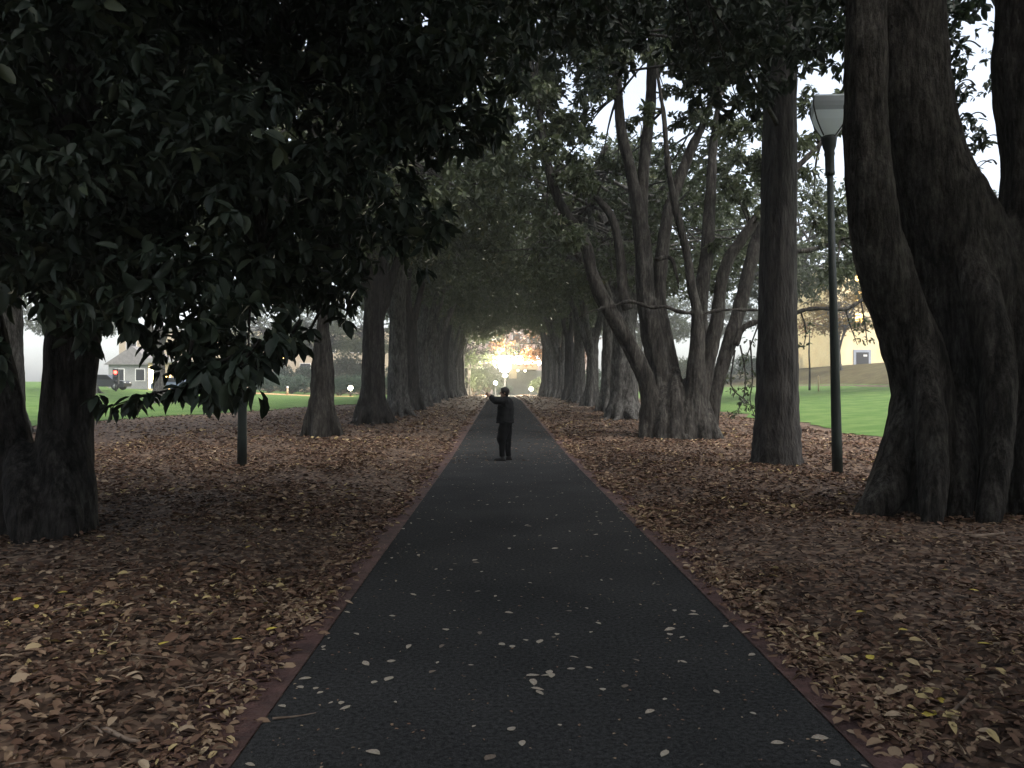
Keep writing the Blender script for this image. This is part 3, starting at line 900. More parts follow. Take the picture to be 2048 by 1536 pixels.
# --- massive fig at the right edge
def near_right_tree():
    d = 9.9
    base = P(1950, 1040, d); base[2] = H(base[0], base[1])
    e = empty('fig_tree', base)
    tag(e, 'massive multi-stemmed fig filling the right edge, with broad ridged base', 'tree', GR)
    mb = MB()
    def st(pts, rad, dd=0, **k):
        mb.tube(np.array([P(u, v, d + dd) for u, v in pts]), np.array(rad) * d / F, 16, 6, **k)
    def ridge(pts, rad, d0, d1):
        q = np.linspace(0, 1, len(pts)) ** .6
        mb.tube(np.array([P(u, v, d + d0 + (d1 - d0) * t) for (u, v), t in zip(pts, q)]), np.array(rad) * d / F, 14, 6)
    st([(1738, -250), (1736, 0), (1733, 250), (1748, 430), (1778, 560), (1822, 680), (1846, 790), (1850, 920), (1842, 1060)], [36, 39, 42, 46, 50, 54, 56, 58, 52], -.1, flute=.06, k=3, ph=1)
    st([(1795, -300), (1812, -50), (1828, 150), (1852, 300), (1895, 430), (1945, 560), (1972, 740), (1968, 900), (1960, 1060)], [64, 66, 64, 68, 80, 92, 98, 98, 96], .25, flute=.07, k=3, ph=2)
    st([(2085, -300), (2062, -50), (2058, 150), (2072, 320), (2070, 450), (2055, 600), (2050, 800), (2060, 1060)], [62, 66, 68, 66, 74, 90, 110, 150], .1, flute=.07, k=4)
    st([(1785, -250), (1796, 0), (1806, 250), (1822, 450), (1850, 650), (1880, 900), (1890, 1050)], [44, 46, 48, 52, 60, 70, 80], .55, flute=.06, k=3)
    ridge([(1905, 430), (1950, 560), (1985, 680), (1998, 780), (1996, 900), (1985, 1000), (1966, 1085)], [26, 34, 36, 32, 28, 24, 16], .2, -1.0)
    ridge([(1835, 640), (1850, 760), (1862, 880), (1866, 980), (1862, 1078)], [22, 28, 30, 26, 16], -.1, -1.0)
    ridge([(1835, 740), (1815, 860), (1790, 950), (1762, 1000), (1716, 1052)], [36, 42, 42, 36, 22], -.05, -.45)
    ridge([(1905, 760), (1915, 880), (1920, 980), (1918, 1068)], [30, 32, 28, 18], .1, -.6)
    ridge([(2060, 760), (2080, 900), (2100, 1000), (2110, 1085)], [50, 64, 60, 40], -.1, -.7)
    # boughs that carry the crown over the path
    for tip in ((1.5, 9, 8.6), (-.5, 12, 9.5), (2, 4, 9), (8, 14, 10), (9, 5, 9), (3.5, 15, 10.5)):
        a = P(1740, -100, d) if tip[0] < 4 else P(2060, -100, d)
        mb.tube(limb_pts(a, tip, .3, 6), np.linspace(.16, .06, 6), 8, 3)
    out = mb.fused(0.042, 4, .034)
    C, Rr = [], []
    for _ in range(210):  # crown spread over and behind the camera to block sky light
        c = np.array([random.uniform(-1.5, 11), random.uniform(-9, 15), random.uniform(7.3, 12)])
        q = MC.T @ (c - CAM)
        if q[2] < 0:
            u, v = 1024 - F * q[0] / q[2], 768 + F * q[1] / q[2]
            if any(a0 < u < a1 and b0 < v < b1 for a0, a1, b0, b1 in ((1840, 2060, -40, 500), (1040, 1150, 60, 220), (1200, 1530, 110, 440), (1560, 1730, 60, 640), (1310, 1440, -10, 150))): continue
        C.append(c); Rr.append(random.uniform(.9, 1.5))
    for _ in range(60):
        c = np.array([random.uniform(8.5, 12), random.uniform(-6, 9), random.uniform(4, 9)])
        C.append(c); Rr.append(random.uniform(.9, 1.3))
    # hanging ends near the top of the picture
    for u, v, dd, r in ((1450, 40, 12, .7), (1500, 120, 12, .6), (1400, 60, 13, .6), (1560, 60, 13, .8), (1330, 20, 13, .6), (1230, 30, 13, .7), (1640, 60, 12, .6), (1600, 120, 12.5, .5),
                        (1150, 10, 12, .7), (1690, 20, 10.5, .5), (1420, 170, 12.5, .5), (1480, 220, 12.5, .45), (1380, 130, 13, .45), (1540, 170, 13, .5), (1910, 30, 11.5, .35), (1950, 10, 12, .4),
                        (1180, 60, 12.5, .5), (1280, 90, 12.5, .45), (1120, 80, 12, .4), (1220, 130, 13, .4)):
        C.append(P(u, v, dd)); Rr.append(r)
    C = np.array(C); Rr = np.array(Rr)
    hubs = [np.array(h) for h in ((1.5, 9, 8.6), (-.5, 12, 9.5), (2, 4, 9), (8, 14, 10), (9, 5, 9), (3.5, 15, 10.5))]
    for c in C:
        h = min(hubs, key=lambda q: np.linalg.norm(q - c))
        if np.linalg.norm(h - c) > 5: continue
        out.tube(limb_pts(h, c, .1, 5), [.03, .025, .02, .014, .008], 5, 2)
    pk = clump_leaves(C, Rr, 46, 9, 0.20, droop=.35, ratio=.44)
    # thin hanging sprays in the strip of sky
    c2 = np.array([P(random.gauss(1948, 26), random.uniform(60, 430), random.uniform(13, 17)) for _ in range(26)])
    pk2 = clump_leaves(c2, np.full(26, .34), 3, 4, 0.15)
    c3 = np.array([P(random.gauss(1898, 12) + (v - 100) * .16, v, 12) for v in np.random.default_rng(2).uniform(30, 420, 22)])
    pk3 = clump_leaves(c3, np.full(22, .22), 4, 5, 0.14)
    for c in np.vstack([c2, c3])[::4]:
        out.tube(limb_pts(c + np.array([.7, .5, .3]), c, .5, 5), [.016, .013, .011, .008, .005], 4, 3)
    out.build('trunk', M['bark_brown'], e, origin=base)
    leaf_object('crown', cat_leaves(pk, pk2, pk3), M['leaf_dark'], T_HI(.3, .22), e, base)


near_right_tree()


# --- straight rough trunk beside the lamp
def straight_tree():
    base = G(1553, 930); d = base[1]
    base[2] = H(base[0], base[1])
    e = empty('straight_tree', base)
    tag(e, 'straight single trunk with rough dark bark standing beside the street lamp', 'tree', GR)
    mb = MB()
    pts = [P(1553, 950, d), P(1553, 900, d), P(1554, 800, d), P(1555, 600, d), P(1558, 350, d), P(1561, 100, d), P(1563, -150, d), P(1563, -420, d)]
    mb.tube(np.array(pts), np.array([54, 48, 41, 37, 34, 30, 25, 16]) * d / F, 40, 8, flute=.02, k=9, wob=.012)
    v = mb.V[0]
    ang = np.arctan2(v[:, 1] - base[1], v[:, 0] - base[0])
    k = 1 + 0.03 * np.sin(v[:, 2] * 23 + ang * 5) * np.sin(ang * 13 + v[:, 2] * 3) + rng.normal(size=len(v)) * .012
    v[:, :2] = base[:2] + (v[:, :2] - base[:2]) * k[:, None]
    C, Rr = [], []
    for i in range(90):
        z = random.uniform(6.2, 15); a = random.random() * 6.28
        rmax = 4.6 * (1 - ((z - 9.5) / 7) ** 2) ** .5 if abs(z - 9.5) < 7 else 1
        rad = rmax * random.uniform(.35, 1)
        c = np.array([base[0] + .1 + math.cos(a) * rad, base[1] + math.sin(a) * rad, z])
        q = MC.T @ (c - CAM); u, v2 = 1024 - F * q[0] / q[2], 768 + F * q[1] / q[2]
        if v2 > 190 and u < 1510: continue
        if u > 1585 and v2 > -120: continue
        C.append(c); Rr.append(random.uniform(.6, .95))
        mb.tube(limb_pts((base[0] + .1, base[1], z - .5), c, .1, 4), [.06, .045, .03, .015], 5, 2)
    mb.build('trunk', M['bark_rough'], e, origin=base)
    pk = clump_leaves(np.array(C), np.array(Rr), 42, 9, .17, droop=.5, ratio=.42)
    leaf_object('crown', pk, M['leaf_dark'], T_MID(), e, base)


straight_tree()


# --- many-stemmed fig
def many_stem_fig():
    base = G(1365, 878); d = base[1]
    base[2] = H(base[0], base[1])
    e = empty('fig_tree', base)
    tag(e, 'many-stemmed grey fig whose stems fan out from one broad base, right of the path', 'tree', GR)
    mb = MB()
    def st(pts, rad, dd=0.0, spread=0.0, **k):
        w = [P(u, v, d + dd + spread * (880 - v) / 400) for u, v in pts]
        mb.tube(np.array(w), np.array(rad) * .84 * d / F, 12, 5, **k)
    st([(1316, 900), (1306, 850), (1294, 766), (1261, 695), (1223, 629), (1198, 585), (1182, 540), (1172, 490), (1150, 455), (1120, 405), (1100, 350), (1088, 290), (1074, 200), (1058, 120)],
       [26, 24, 21, 20, 18, 17, 15, 14, 13, 12, 10, 9, 7, 4], -.4, -.25)
    st([(1335, 900), (1330, 850), (1318, 740), (1300, 650), (1290, 570), (1285, 480), (1276, 420), (1262, 345), (1244, 270), (1236, 190), (1232, 90), (1225, -40)], [34, 32, 28, 25, 22, 21, 17, 14, 13, 12, 10, 6], 0, .1, flute=.06)
    st([(1345, 900), (1340, 800), (1322, 690), (1300, 590), (1284, 500), (1283, 420), (1290, 310), (1302, 190), (1304, 60), (1300, -120)], [30, 28, 24, 20, 18, 16, 15, 13, 11, 8], .45, .3)
    st([(1256, 620), (1246, 580), (1240, 510), (1226, 440), (1196, 400), (1160, 375)], [16, 14, 12, 10, 8, 5], .2, 0)
    st([(1360, 900), (1350, 800), (1330, 690), (1318, 600), (1324, 510), (1342, 410), (1380, 305), (1410, 240), (1440, 150)], [32, 30, 24, 18, 17, 15, 13, 9, 5], .2, .3, flute=.05)
    st([(1380, 900), (1388, 800), (1395, 690), (1393, 617), (1384, 580), (1372, 500), (1352, 420), (1336, 330), (1326, 220), (1310, 120)], [28, 26, 18, 13, 11, 10, 9, 8, 6, 4], -.5, -.3)
    st([(1392, 900), (1390, 840), (1392, 760), (1400, 680), (1402, 590), (1414, 505), (1420, 400), (1426, 300), (1440, 180)], [32, 28, 22, 19, 18, 17, 14, 11, 6], .35, .4)
    st([(1398, 890), (1400, 810), (1413, 738), (1432, 652), (1441, 580), (1455, 523), (1490, 470), (1525, 420), (1570, 360), (1640, 290), (1690, 240)], [26, 22, 18, 17, 15, 14, 13, 11, 9, 7, 4], -.2, -.1)
    st([(1418, 895), (1426, 810), (1443, 738), (1462, 672), (1482, 605), (1506, 510), (1530, 420), (1560, 310)], [20, 18, 18, 18, 18, 17, 15, 10], .5, .5)
    st([(1150, 640), (1185, 622), (1225, 612), (1262, 603), (1300, 615), (1330, 613), (1358, 623), (1400, 627), (1445, 620), (1510, 620), (1560, 628)], [2.5, 3, 4, 5, 5, 5, 5, 4.5, 4.5, 4, 3.5], -.75, 0)
    st([(1470, 690), (1487, 656), (1520, 643), (1570, 640), (1600, 622), (1640, 617), (1690, 618), (1722, 602), (1760, 585)], [9, 8, 7.5, 7, 6.5, 6, 5.5, 5, 3], .3, 0)
    st([(1500, 520), (1560, 505), (1620, 500), (1680, 480), (1740, 440)], [9, 8, 7, 6, 4], 1, 0)
    st([(1310, 520), (1340, 515), (1352, 545), (1358, 580)], [6, 6, 5, 3], -.6, 0)
    for u0, v0, u1, v1, dd in ((1296, 820, 1288, 884, -.5), (1330, 800, 1322, 888, -.75), (1372, 800, 1376, 890, -.8), (1392, 800, 1412, 886, -.7), (1405, 830, 1440, 884, -.45), (1352, 780, 1350, 890, -.85), (1310, 830, 1300, 886, .5)):
        w = [P(u, v, d + q) for (u, v), q in zip(((u0, v0 - 40), (u0 * .7 + u1 * .3, v0 + 5), (u0 * .3 + u1 * .7, (v0 + v1) / 2 + 14), (u1, v1), (u1 + (u1 - 1365) * .25, v1 + 14)), (0, dd * .7, dd * 1.0, dd * 1.25, dd * 1.6))]
        mb.tube(np.array(w), np.array([9, 15, 15, 13, 8]) * d / F, 10, 4)
    out = mb.fused(0.045, 3, .026)
    C, Rr = [], []
    spots = [(1060, 110, .9), (1090, 200, .8), (1110, 280, .7), (1150, 360, .6), (1230, 90, 1.0), (1300, 0, 1.2), (1340, -60, 1.3), (1180, 20, 1.1), (1440, 150, .8), (1440, 60, 1.0), (1530, 330, .7),
             (1640, 290, .6), (1690, 230, .6), (1480, 250, .6), (1390, 200, .5), (1310, 120, .6), (1150, 455, .5), (1130, 330, .7), (1100, 440, .5), (1360, 60, .8), (1250, -60, 1.2), (1120, 0, 1.1), (1200, 200, .5),
             (1680, 470, .6), (1740, 440, .6), (1640, 440, .5), (1700, 520, .6), (1620, 360, .5), (1500, 420, .5), (1460, 380, .5), (1410, 500, .4), (1060, 300, .6), (1040, 210, .7), (1650, 200, .7)]
    for u, v, r in spots:
        for k in range(2):
            C.append(P(u + random.gauss(0, 18), v + random.gauss(0, 18), d + random.uniform(-2.2, 2.2))); Rr.append(r * random.uniform(.7, 1))
    for _ in range(34):
        C.append(P(random.uniform(1130, 1500), random.uniform(90, 340), d + random.uniform(-2.5, 3.5))); Rr.append(random.uniform(.3, .55))
    for _ in range(50):
        C.append(np.array([base[0] + random.uniform(-6.5, 5.5), base[1] + random.uniform(-3, 5), random.uniform(12.5, 17)])); Rr.append(random.uniform(1, 1.6))
    C = np.array(C); Rr = np.array(Rr)
    hubs = [P(u, v, d) for u, v in ((1074, 200), (1100, 350), (1236, 190), (1304, 90), (1440, 180), (1326, 220), (1570, 360), (1640, 290), (1680, 480), (1150, 455), (1500, 460), (1300, -20))]
    for c in C:
        h = min(hubs, key=lambda q: np.linalg.norm(q - c))
        if np.linalg.norm(h - c) > 6: continue
        out.tube(limb_pts(h, c, .1, 5), [.05, .04, .03, .02, .01], 5, 2)
    # low hanging twigs over the lawn on its right
    c4, lows = [], [[(1480, 690), (1490, 740), (1488, 790), (1470, 830), (1455, 825)], [(1500, 680), (1505, 760), (1500, 800), (1515, 850)], [(1520, 640), (1498, 700), (1478, 760)], [(1470, 700), (1462, 770), (1490, 800), (1512, 820)],
                    [(1600, 620), (1612, 660), (1606, 700)], [(1690, 615), (1700, 650), (1715, 690)], [(1722, 602), (1730, 650), (1735, 690)]]
    for ch in lows:
        pts = np.array([P(u, v, d + .4) for u, v in ch])
        out.tube(pts, np.linspace(.03, .01, len(pts)), 5, 3)
        q, _ = catmull(pts, np.ones(len(pts)), 4); c4.extend(q[3:])
    c4 = np.array(c4)
    pk = clump_leaves(C, Rr, 52, 9, .21, droop=.35, ratio=.46)
    c4 = c4[::2]
    pk4 = clump_leaves(c4, np.full(len(c4), .22), 3, 4, .15)
    out.build('trunk', M['bark_brown'], e, origin=base)
    leaf_object('crown', cat_leaves(pk, pk4), M['leaf'], T_MID(), e, base)


many_stem_fig()


# ------------------------------------------------------------------ street lamps
def lamp(name, base, label, lean):
    e = empty(name, base)
    e.rotation_euler = (0, lean, 0)
    tag(e, label, 'street lamp', 'green park lamps')
    s = 0.0092 if True else 1
    top = 7.05
    MB().lathe([(.098, -.1), (.096, .6), (.093, .62), (.090, 1.2), (.074, 3.0), (.058, 5.72)], n=18).build('pole', M['green_paint'], e)
    MB().lathe([(.085, 5.66), (.092, 5.7), (.085, 5.75), (.085, 6.02), (.10, 6.06), (.09, 6.12), (.12, 6.2), (.14, 6.34), (.14, 6.40)], n=18).build('collar', M['green_paint'], e)
    g = empty('lantern', (0, 0, 6.40)); g.parent = e
    g.rotation_euler = (0.05, R(5), 0)
    # four bulging panes that widen upward
    prof = [(.145, 0), (.255, .12), (.37, .27), (.445, .42)]
    band = [(.449, .422), (.478, .49), (.492, .57), (.488, .66)]
    rot = R(28)
    MB().lathe(prof, n=4, rot=rot, caps=False).build('lantern_glass', M['frosted'], g, smooth=False)
    b = MB().lathe(band, n=4, rot=rot, caps=False).build('lantern_band', M['frosted_grey'], g, smooth=False)
    t = MB().lathe([(.498, .662), (.498, .685), (.35, .72), (.05, .74)], n=4, rot=rot).build('lantern_roof', M['frosted'], g, smooth=False)
    for k in range(4):
        a = rot + k * math.pi / 2
        pr = prof + band
        pts = [np.array([math.cos(a) * (r + .004), math.sin(a) * (r + .004), z]) for r, z in pr]
        MB().tube(np.array(pts), [.013] * len(pts), 6, 2).build('rib', M['dark_metal'], g)
    return e


lb = G(1675, 945); lb[2] = H(lb[0], lb[1])
lamp('street_lamp', lb, 'tall dark green lamp post with frosted lantern between the straight trunk and the massive fig', R(-1.3))
lb2 = G(484, 931); lb2[2] = H(lb2[0], lb2[1])
lamp('street_lamp', lb2, 'slim dark green post in the litter on the left, its upper part hidden by leaves', R(.3))


# ------------------------------------------------------------------ the person
def person():
    g = G(1011, 921)
    z = H(g[0], g[1])
    e = empty('person', (g[0], g[1], z), math.pi)
    tag(e, 'person in dark jacket and black trousers standing on the path side-on with raised arms', 'person')
    A = np.array
    b = MB()
    # legs, hips, trunk
    legs = {1: dict(hip=(.0, .085, .90), knee=(.09, .095, .50), ank=(.075, .10, .09)), -1: dict(hip=(-.02, -.085, .90), knee=(-.03, -.095, .49), ank=(-.075, -.10, .09))}
    for s, q in legs.items():
        b.tube([q['hip'], (A(q['hip']) + A(q['knee'])) / 2, q['knee'], (A(q['knee']) * .6 + A(q['ank']) * .4) - A([.015, 0, 0]), q['ank'], A(q['ank']) - A([0, 0, .05])], [.088, .075, .054, .055, .036, .036], 12, 4)
        a = A(q['ank'])
        b.tube([a + A([-.05, 0, -.055]), a + A([.02, 0, -.05]), a + A([.12, 0, -.062]), a + A([.17, 0, -.066])], [.032, .04, .034, .022], 10, 3)
    b.tube([(-.01, 0, .84), (-.01, 0, .95), (0, 0, 1.10), (0, 0, 1.26), (.005, 0, 1.37), (.01, 0, 1.41)], [.12, .14, .125, .14, .12, .07], 16, 4)
    b.tube([(0, .17, 1.365), (0, .08, 1.39), (0, 0, 1.40), (0, -.08, 1.39), (0, -.17, 1.365)], [.058, .07, .08, .07, .058], 12, 3)
    b.tube([(.0, 0, 1.38), (.015, 0, 1.46), (.025, 0, 1.52)], [.058, .052, .056], 12, 3)
    # head
    hc = A([.03, 0, 1.565])
    b.ball(hc + A([-.012, 0, .018]), .098, 18, 12, (.98, .79, .98))
    b.ball(hc + A([.03, 0, -.05]), .066, 14, 10, (.85, .80, 1.05))
    b.tube([hc + A([.078, 0, .02]), hc + A([.097, 0, -.008]), hc + A([.104, 0, -.022]), hc + A([.082, 0, -.03])], [.010, .012, .015, .010], 8, 3)
    b.ball(hc + A([.066, 0, .032]), .028, 10, 7, (.7, 1.9, .5))
    b.ball(hc + A([.075, 0, -.058]), .02, 10, 7, (.7, 1.3, .45)); b.ball(hc + A([.068, 0, -.098]), .024, 10, 7, (.9, 1, .8))
    for s in (1, -1):
        b.ball(hc + A([-.012, s * .078, -.006]), .026, 10, 7, (.7, .35, 1.1))
    # arms raised in front, hands together about a phone
    arms = {1: ((0, .17, 1.36), (.235, .215, 1.385), (.355, .065, 1.475)), -1: ((0, -.17, 1.36), (.245, -.205, 1.40), (.355, -.065, 1.475))}
    for s, (sh, el, wr) in arms.items():
        sh, el, wr = A(sh), A(el), A(wr)
        b.tube([sh, (sh + el) / 2, el, (el * .55 + wr * .45), wr], [.054, .048, .040, .036, .026], 12, 4)
        hd = A([.055, -s * .02, .045]); hd = hd / np.linalg.norm(hd)
        pc = wr + hd * .05
        b.tube([wr, wr + hd * .03, wr + hd * .085], [.025, .033, .030], 10, 3)
        kn = wr + hd * .088
        for i, (off, ln) in enumerate(((.026, .066), (.009, .074), (-.009, .070), (-.025, .056))):
            o = kn + A([-.02, 0, .03]) * (off / .03)
            p1 = o + hd * ln * .4; p2 = p1 + A([.012, -s * .022, .012]) * (ln / .06); p3 = p2 + A([-.012, -s * .016, .0]) * (ln / .06)
            b.tube([o - hd * .02, o, p1, p2, p3], [.009, .0095, .009, .0085, .007], 8, 3)
        th = wr + hd * .035
        b.tube([th, th + A([-.022, -s * .012, .022]), th + A([-.012, -s * .03, .052])], [.012, .011, .008], 8, 3)
    body = b.fused(.007, 3)
    body.build('body', M['skin'], e)
    for s in (1, -1):
        MB().ball(hc + A([.076, s * .031, .008]), .0105, 8, 6).build('eye', M['glassdark'], e)
    # hair
    hr = MB()
    hr.ball(hc + A([-.022, 0, .030]), .108, 18, 12, (.98, .82, .95))
    hr.ball(hc + A([-.055, 0, -.02]), .075, 14, 10, (.75, .95, 1.1)); hr.ball(hc + A([.03, 0, .088]), .05, 12, 8, (1.1, 1.2, .6))
    hr = hr.fused(.009, 2)
    hr.build('hair', M['hair'], e)
    # trousers
    t = MB()
    for s, q in legs.items():
        t.tube([A(q['hip']) + A([0, 0, .02]), (A(q['hip']) + A(q['knee'])) / 2, q['knee'], A(q['knee']) * .75 + A(q['ank']) * .25 - A([.01, 0, 0]), A(q['knee']) * .4 + A(q['ank']) * .6, A(q['ank']) + A([0, 0, .01])], [.128, .130, .114, .088, .068, .064], 14, 4, wob=.03, ph=s)
    t.tube([(-.01, 0, .80), (-.01, 0, .90), (-.01, 0, 1.0)], [.13, .155, .14], 16, 3)
    t.fused(.012, 3).build('trousers', M['trouser'], e)
    # shoes
    for s, q in legs.items():
        a = A(q['ank'])
        sm = MB()
        sm.tube([a + A([-.075, 0, -.055]), a + A([-.02, 0, -.045]), a + A([.06, 0, -.052]), a + A([.135, 0, -.06]), a + A([.185, 0, -.064])], [.034, .050, .047, .042, .026], 12, 3)
        sm.tube([a + A([-.01, 0, -.04]), a + A([-.012, 0, .025])], [.05, .052], 12, 1)
        sm.box(a + A([-.09, -.042, -.092]), a + A([.19, .042, -.066]))
        sm.fused(.008, 2).build('shoe', M['shoe'], e)
    # jacket
    j = MB()
    j.tube([(.01, 0, .86), (.01, 0, .95), (.0, 0, 1.08), (-.005, 0, 1.22), (-.01, 0, 1.34), (.0, 0, 1.41), (.01, 0, 1.45)], [.212, .204, .192, .194, .172, .125, .082], 20, 4, wob=.02)
    j.tube([(.05, 0, .865), (.055, 0, 1.0), (.03, 0, 1.2)], [.165, .15, .12], 16, 3)
    j.tube([(0, .19, 1.35), (0, .09, 1.385), (0, -.09, 1.385), (0, -.19, 1.35)], [.078, .095, .095, .078], 12, 3)
    j.tube([(-.02, .0, 1.40), (-.015, 0, 1.47)], [.085, .078], 14, 1)
    for s, (sh, el, wr) in arms.items():
        sh, el, wr = A(sh), A(el), A(wr)
        j.tube([sh, (sh + el) / 2, el, (el * .5 + wr * .5), el * .12 + wr * .88], [.098, .092, .082, .072, .056], 12, 4, wob=.035, ph=s)
    j.fused(.011, 2).build('jacket', M['cloth_dark'], e)
    # phone in the hands
    pm = MB(); pm.box((-.005, -.075, -.036), (.005, .075, .036))
    ph = pm.build('phone', M['dark_metal'])
    ph.location = (g[0] - .422, g[1], z + 1.56)
    MB().box((-.0065, -.07, -.033), (-.0052, .07, .033)).build('screen', M['glassdark'], ph)
    ph.rotation_euler = (0, 0, math.pi)
    tag(ph, 'small dark phone held up in the hands of the person on the path', 'phone')


person()


# ------------------------------------------------------------------ shrubs, lamps and buildings beyond
def shrub_mesh(seed, w, h, ln, m, twigs=70):
    global rng
    keep = rng; rng = np.random.default_rng(seed)
    C, Rr = [], []
    for i in range(16):
        a = rng.random() * 6.28; q = rng.random() ** .5
        C.append((math.cos(a) * q * w * .42, math.sin(a) * q * w * .32, h * (.22 + .55 * rng.random() * (1 - q * .4)))); Rr.append(h * (.22 + .12 * rng.random()))
    pk = clump_leaves(np.array(C), np.array(Rr), twigs, 8, ln, droop=.1, ratio=.5)
    st = MB()
    for c in C:
        st.tube(limb_pts((0, 0, -.1), c, .2, 4), [.05, .04, .03, .015], 5, 2)
    r = leaves_mesh('shrub_crown', *pk[:5], m, T_MID(), pk[5]), st.mesh('shrub_stem', M['twig'])
    rng = keep
    return r


SH = [shrub_mesh(5, 4.6, 3.4, .17, M['leaf_bush']), shrub_mesh(9, 4.2, 3.0, .17, M['leaf_bush']), shrub_mesh(14, 4.0, 3.6, .16, M['leaf'])]
SA = shrub_mesh(31, 4.5, 3.6, .16, M['leaf_autumn'], 40)


def shrub(x, y, v, sc, label, rz=0.0, group=None, zs=1.0):
    e = empty('shrub', (x, y, H(x, y) - .02), rz)
    a, b = v
    c = link('crown', a, e); s = link('stem', b, e)
    for o in (c, s): o.scale = (sc, sc, sc * zs)
    return tag(e, label, 'shrub', group)


GH = 'shrubs along the left lawn'
for i, (u, lbx) in enumerate(((540, 'leftmost rounded shrub past the sandy strip on the left lawn'), (585, 'grey-green shrub behind the sandy strip, second from the left'), (632, 'shrub seen behind the two-lobed trunk'),
                              (680, 'tall grey-green shrub between the two nearest left row trunks'), (722, 'shrub at the left of the dark straight trunk'), (765, 'shrub peeping between the left row trunks'))):
    Y = 97 + 1.2 * math.sin(i * 2)
    x = (u - VPU) / F * Y + CAM[0]
    shrub(x, Y, SH[i % 2], 1.05 + .12 * math.sin(i * 3), lbx, i * 1.3, GH)
GE = 'shrubs at the end of the path'
for i, (u, Y, sc, lbx) in enumerate(((945, 112, 1.3, 'lamp-lit green shrub at the far left end of the path'), (975, 115, 1.45, 'lamp-lit green shrub just left of the bright lamp'), (918, 108, 1.05, 'low shrub in the shade at the left end of the path'),
                                     (1080, 110, .8, 'low shrub beside the dark trunk at the right end of the path'), (1006, 122, .72, 'low green shrub under the bright lamp'))):
    shrub((u - VPU) / F * Y + CAM[0], Y, SH[2] if i != 4 else SH[1], sc, lbx, i * 1.7, GE)


def globe_lamp(u, v, Y, r, label, m='lit_globe', name='globe_lamp'):
    p = P(u, v, Y)
    gz = H(p[0], p[1])
    e = empty(name, (p[0], p[1], gz))
    tag(e, label, 'lamp', 'lit lamps at the end of the path')
    h = p[2] - gz
    MB().lathe([(.10, 0), (.07, .15), (.05, max(.3, h - r - .1)), (.09, max(.35, h - r - .05)), (.12, max(.4, h - r * .8))], n=10).build('pole', M['dark_metal'], e)
    MB().ball((0, 0, h), r, 16, 10).build('globe', M[m], e)
    return e


globe_lamp(991, 766, 108, .26, 'small lit globe lamp left of the person, second below the bright lamp')
globe_lamp(1010, 751, 112, .30, 'lit globe lamp directly under the brightest lamp')
globe_lamp(1062, 778, 108, .26, 'small lit globe lamp low between the person and the right row of trees')
globe_lamp(1085, 764, 108, .22, 'small lit globe lamp beside the dark trunk at the right end of the path')
bl = globe_lamp(1010, 734, 107, .80, 'brightest glaring white lamp above the end of the path', 'lit_lamp', 'flood_lamp')
ld = bpy.data.lights.new('flood_light', 'POINT'); ld.energy = 7000; ld.color = (1, .9, .68); ld.shadow_soft_size = .6
lo = bpy.data.objects.new('flood_light', ld); COL.objects.link(lo)
pp = P(1010, 734, 105.6); lo.location = pp


def windows(e, xs, zs, w, h, y, m, label=None, depth=.12):
    for x in xs:
        for z in zs:
            f = MB().box((x - w / 2 - .08, y - .06, z - .08), (x + w / 2 + .08, y + .02, z + h + .08)).build('window', M['whitewall'], e, smooth=False)
            MB().box((x - w / 2, y - .075, z), (x + w / 2, y - .063, z + h)).build('pane', m, f, smooth=False)


def pavilion():
    Y = 126
    x0 = P(1016, 760, Y)[0]; gz = H(2, Y)
    k = Y / F
    X = lambda u: P(u, 760, Y)[0]
    Z = lambda v: P(1024, v, Y)[2]
    e = empty('pavilion', (0, Y, 0))
    tag(e, 'low pavilion with bright white band and beige canopy at the end of the path', 'building')
    def bx(name, u0, u1, v0, v1, y0, y1, m, par=e):
        return MB().box((X(u0), y0 - Y, Z(v1)), (X(u1), y1 - Y, Z(v0))).build(name, M[m], par, smooth=False)
    bx('wall', 985, 1100, 741, 800, Y, Y + 8, 'darkwall')
    bx('wall', 1018, 1033, 739, 757, Y - .6, Y - .05, 'beige')
    c = bx('canopy', 1000, 1074, 728.5, 740, Y - 3.0, Y + 7.9, 'beige')
    bx('lit_band', 1000, 1082, 711, 728, Y + .5, Y + 7.5, 'lit_white', c)
    bx('roof', 996, 1088, 709, 711, Y, Y + 8, 'greywall')
    for u, v in ((1036, 740.6), (1050, 741)):
        p = P(u, v, Y - 1.5)
        MB().ball((p[0], p[1] - Y, p[2] - .05), .13, 10, 7).build('downlight', M['lit_globe'], e)


pavilion()


def block(name, label, x0, x1, y, depth, z1, wall, wins=None, cat='building', roof=True):
    gz = H((x0 + x1) / 2, y)
    e = empty(name, ((x0 + x1) / 2, y, gz))
    tag(e, label, cat)
    w = x1 - x0
    MB().box((-w / 2, 0, -1.0), (w / 2, depth, z1)).build('wall', M[wall], e, smooth=False)
    if roof:
        MB().box((-w / 2 - .25, -.25, z1 + .003), (w / 2 + .25, depth + .25, z1 + .45)).build('roof', M['greywall'], e, smooth=False)
    if wins:
        for (xs_, zs_, ww, hh, mm) in wins:
            windows(e, xs_, zs_, ww, hh, 0, M[mm])
    return e


block('apartment_building', 'tall pinkish building rising behind the pavilion at the end of the path', -12, 18, 156, 14, 22, 'pinkwall',
      [(np.arange(-13, 14, 3.2), (3.0, 6.4, 10.0, 14.0), 1.6, 2.1, 'glassdark'), ((-3.8, 2.2, 5.6), (7.9,), 1.0, 1.2, 'lit_orange')])
block('apartment_building', 'long cream building far behind the left row of trees', -62, -14, 126, 14, 9.6, 'creamwall',
      [(np.arange(-22, 23, 4.0), (2.2, 6.0), 1.6, 2.0, 'glassdark'), ((-6.0, 2.0), (4.3,), 1.2, 1.3, 'lit_orange')])
